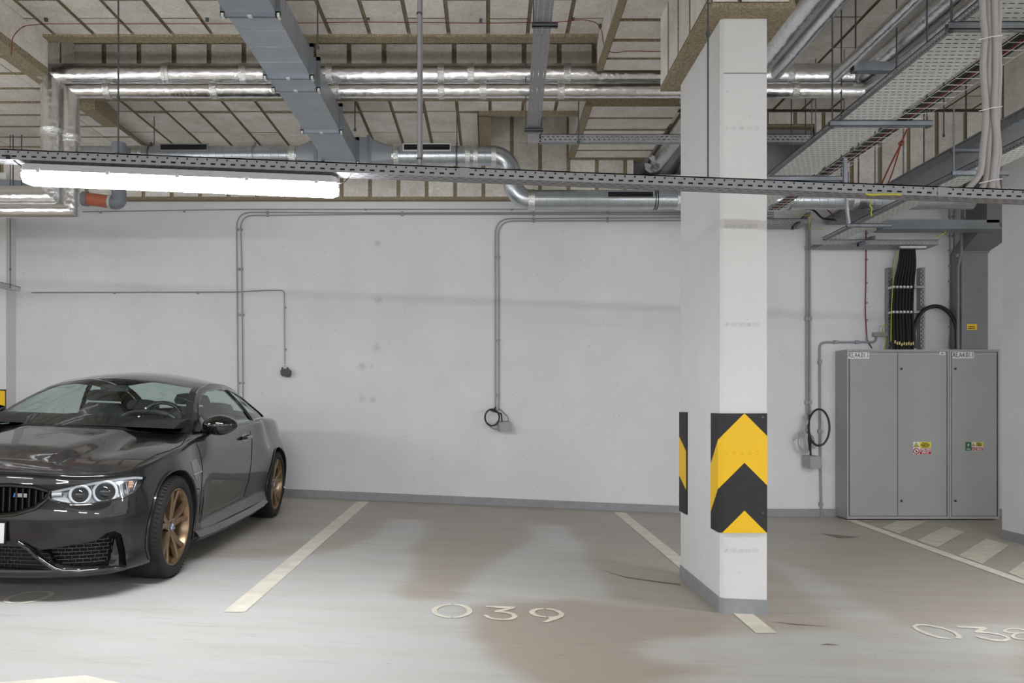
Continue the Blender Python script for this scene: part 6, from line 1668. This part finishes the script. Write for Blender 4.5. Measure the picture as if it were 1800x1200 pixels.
# wheels -----------------------------------------------------------------------
def wheel(x, y, s, R0=.337, Wd=.265):
    wl = bpy.data.objects.new('wheel', None); COL.objects.link(wl); wl.parent = car; wl.location = (x, y, R0 - .004); wl['label'] = 'wheel with bronze split-spoke rim and black tyre'
    def lathe(prof, seg=56):
        mb = MB(); n = len(prof); vs = []
        for k in range(seg):
            a = 2 * math.pi * k / seg
            for (xx, rr) in prof: vs.append((xx * s, rr * math.cos(a), rr * math.sin(a)))
        fs = [(k * n + i, k * n + i + 1, ((k + 1) % seg) * n + i + 1, ((k + 1) % seg) * n + i) for k in range(seg) for i in range(n - 1)]
        if s < 0: fs = [f[::-1] for f in fs]
        return mb.add(vs, fs)
    h = Wd / 2
    lbuild(lathe([(-h + .03, .245), (-h + .004, .262), (-h, .29), (-h + .012, .318), (-h + .04, .334), (0, R0), (h - .04, .334), (h - .012, .318), (h, .29), (h - .004, .262), (h - .022, .250)]), 'tyre', 'tyre', wl, True, 50)
    tg = MB()
    for k in range(72):
        a = 2 * math.pi * k / 72
        for (xa, xb_) in ((h - .055, h - .012), (-h + .012, -h + .055)):
            c_, sn = math.cos(a), math.sin(a); rr = .3335
            tg.obox((s * xa, rr * c_, rr * sn), (s * (xb_ - xa), -.008 * c_ * .8, -.008 * sn * .8), (0, -sn * .010, c_ * .010), (0, c_ * .0035, sn * .0035))
    tag(lbuild(tg, 'tread_block', 'tyre', wl, False), kind='stuff')
    lbuild(lathe([(h - .022, .250), (h - .012, .252), (h - .010, .246), (h - .022, .238), (h - .06, .232), (-.05, .215), (-h + .03, .225)]), 'rim', 'bronze', wl, True, 40)
    lbuild(lathe([(-.03, .03), (-.03, .19), (-.02, .19), (-.02, .03)]), 'brake_disc', 'disc', wl, True, 30)
    lbuild(lathe([(-h + .02, .01), (-h + .02, .23)]), 'inner_face', 'matt', wl, False)
    for k in range(5):
        for dlt, tw in ((-.16, -.20), (.16, .20)):
            a0 = 2 * math.pi * k / 5 + math.radians(18); mb = MB()
            pts = [(.035, a0 + dlt * 1.2), (.08, a0 + dlt * .9), (.16, a0 + dlt * .95), (.238, a0 + tw * 1.15)]
            wds = [.022, .019, .017, .018]; xf = [h - .046, h - .040, h - .030, h - .018]; xb2 = [h - .09, h - .08, h - .062, h - .045]
            vs = []
            for (rr, aa), wd, x1_, x0_ in zip(pts, wds, xf, xb2):
                c_, sn = math.cos(aa), math.sin(aa); cy, cz = rr * c_, rr * sn; ty, tz_ = -sn * wd, c_ * wd
                vs += [(s * x0_, cy - ty * 1.15, cz - tz_ * 1.15), (s * (x1_ - .006), cy - ty, cz - tz_), (s * x1_, cy - ty * .55, cz - tz_ * .55), (s * x1_, cy + ty * .55, cz + tz_ * .55), (s * (x1_ - .006), cy + ty, cz + tz_), (s * x0_, cy + ty * 1.15, cz + tz_ * 1.15)]
            fs = []
            for i in range(3):
                for j in range(6): fs.append((i * 6 + j, i * 6 + (j + 1) % 6, (i + 1) * 6 + (j + 1) % 6, (i + 1) * 6 + j))
            fs += [(5, 4, 3, 2, 1, 0), tuple(range(18, 24))]
            mb.add(vs, fs); bmx = mb; lbuild(bmx, 'spoke', 'bronze', wl, True, 30)
    lbuild(lathe([(h - .08, .062), (h - .05, .062), (h - .042, .052), (h - .040, .036), (h - .044, .034)]), 'hub', 'bronze', wl, True, 30)
    for k in range(5):
        a = 2 * math.pi * (k + .5) / 5 + math.radians(18); c_, sn = math.cos(a) * .056, math.sin(a) * .056
        lbuild(MB().tube([(s * (h - .07), c_, sn), (s * (h - .040), c_, sn)], .009, 6), 'wheel_bolt', 'chrome', wl)
    cap_ = lbuild(MB().tube([(s * (h - .055), 0, 0), (s * (h - .038), 0, 0)], .033, 28), 'centre_cap', 'blackp', wl)
    for k in range(4):
        mb = MB(); a0 = math.pi / 2 * k; mb.add([(s * (h - .0368), 0, 0)] + [(s * (h - .0368), .021 * math.cos(a0 + math.pi / 2 * i / 6), .021 * math.sin(a0 + math.pi / 2 * i / 6)) for i in range(7)], [(0, i + 1, i + 2) for i in range(6)])
        lbuild(mb, 'roundel_quadrant', 'bluem' if k % 2 else 'white', wl, False)
    lbuild(MB().tube([(s * (h - .037), .031 * math.cos(a), .031 * math.sin(a)) for a in [2 * math.pi * i / 24 for i in range(24)]], .0022, 6, closed=True), 'cap_ring', 'chrome', wl)
    return wl
wheel(.795, 0, 1); wheel(-.795, 0, -1); wheel(.80, 2.812, 1); wheel(-.80, 2.812, -1)
# hood badge (round emblem above the grille)
h = bvh.ray_cast(Vector((0, -.70, 1.5)), Vector((0, 0, -1)))
if h[0] is not None:
    c_ = h[0] + Vector((0, .015, .0)); n_ = Vector((0, -.35, .94)).normalized(); e1 = Vector((1, 0, 0)); e2 = n_.cross(e1)
    lbuild(MB().tube([c_ - n_ * .004, c_ + n_ * .004], .041, 28), 'round_badge', 'blackp', car)
    for k in range(4):
        a0 = math.pi / 2 * k; lbuild(MB().add([c_ + n_ * .0052] + [c_ + n_ * .0052 + (e1 * math.cos(a0 + math.pi / 2 * i / 6) + e2 * math.sin(a0 + math.pi / 2 * i / 6)) * .026 for i in range(7)], [(0, i + 1, i + 2) for i in range(6)]), 'badge_quadrant', 'bluem' if k % 2 else 'white', car, False)
V, Nn, fs = patch([(424, 765), (430, 761), (437, 764), (438, 772), (431, 777), (425, 774)], step=3); side_part(solid(V, Nn, fs, .003, .001), 'handle_recess', 'gloss', (car, car), False)
# tail lamps
M['tail'] = simple('tail_lamp_red', srgb(120, 14, 20), .15, coat=1)
V = []; nu, nv = 12, 4
for i in range(nu + 1):
    for j in range(nv + 1):
        x_ = .40 + .30 * i / nu; z_ = .80 + (.075 + .03 * i / nu) * j / nv; h = bvh.ray_cast(Vector((x_, 6, z_)), Vector((0, -1, 0))); V.append(h[0] + h[1] * .004 if h[0] is not None else Vector((x_, 3.5, z_)))
side_part(MB().add(V, [(i * (nv + 1) + j, i * (nv + 1) + j + 1, (i + 1) * (nv + 1) + j + 1, (i + 1) * (nv + 1) + j) for i in range(nu) for j in range(nv)]), 'tail_lamp', 'tail', (car, car))
for o in bpy.data.objects:
    for k in ('_wl', '_x'):
        if k in o: del o[k]
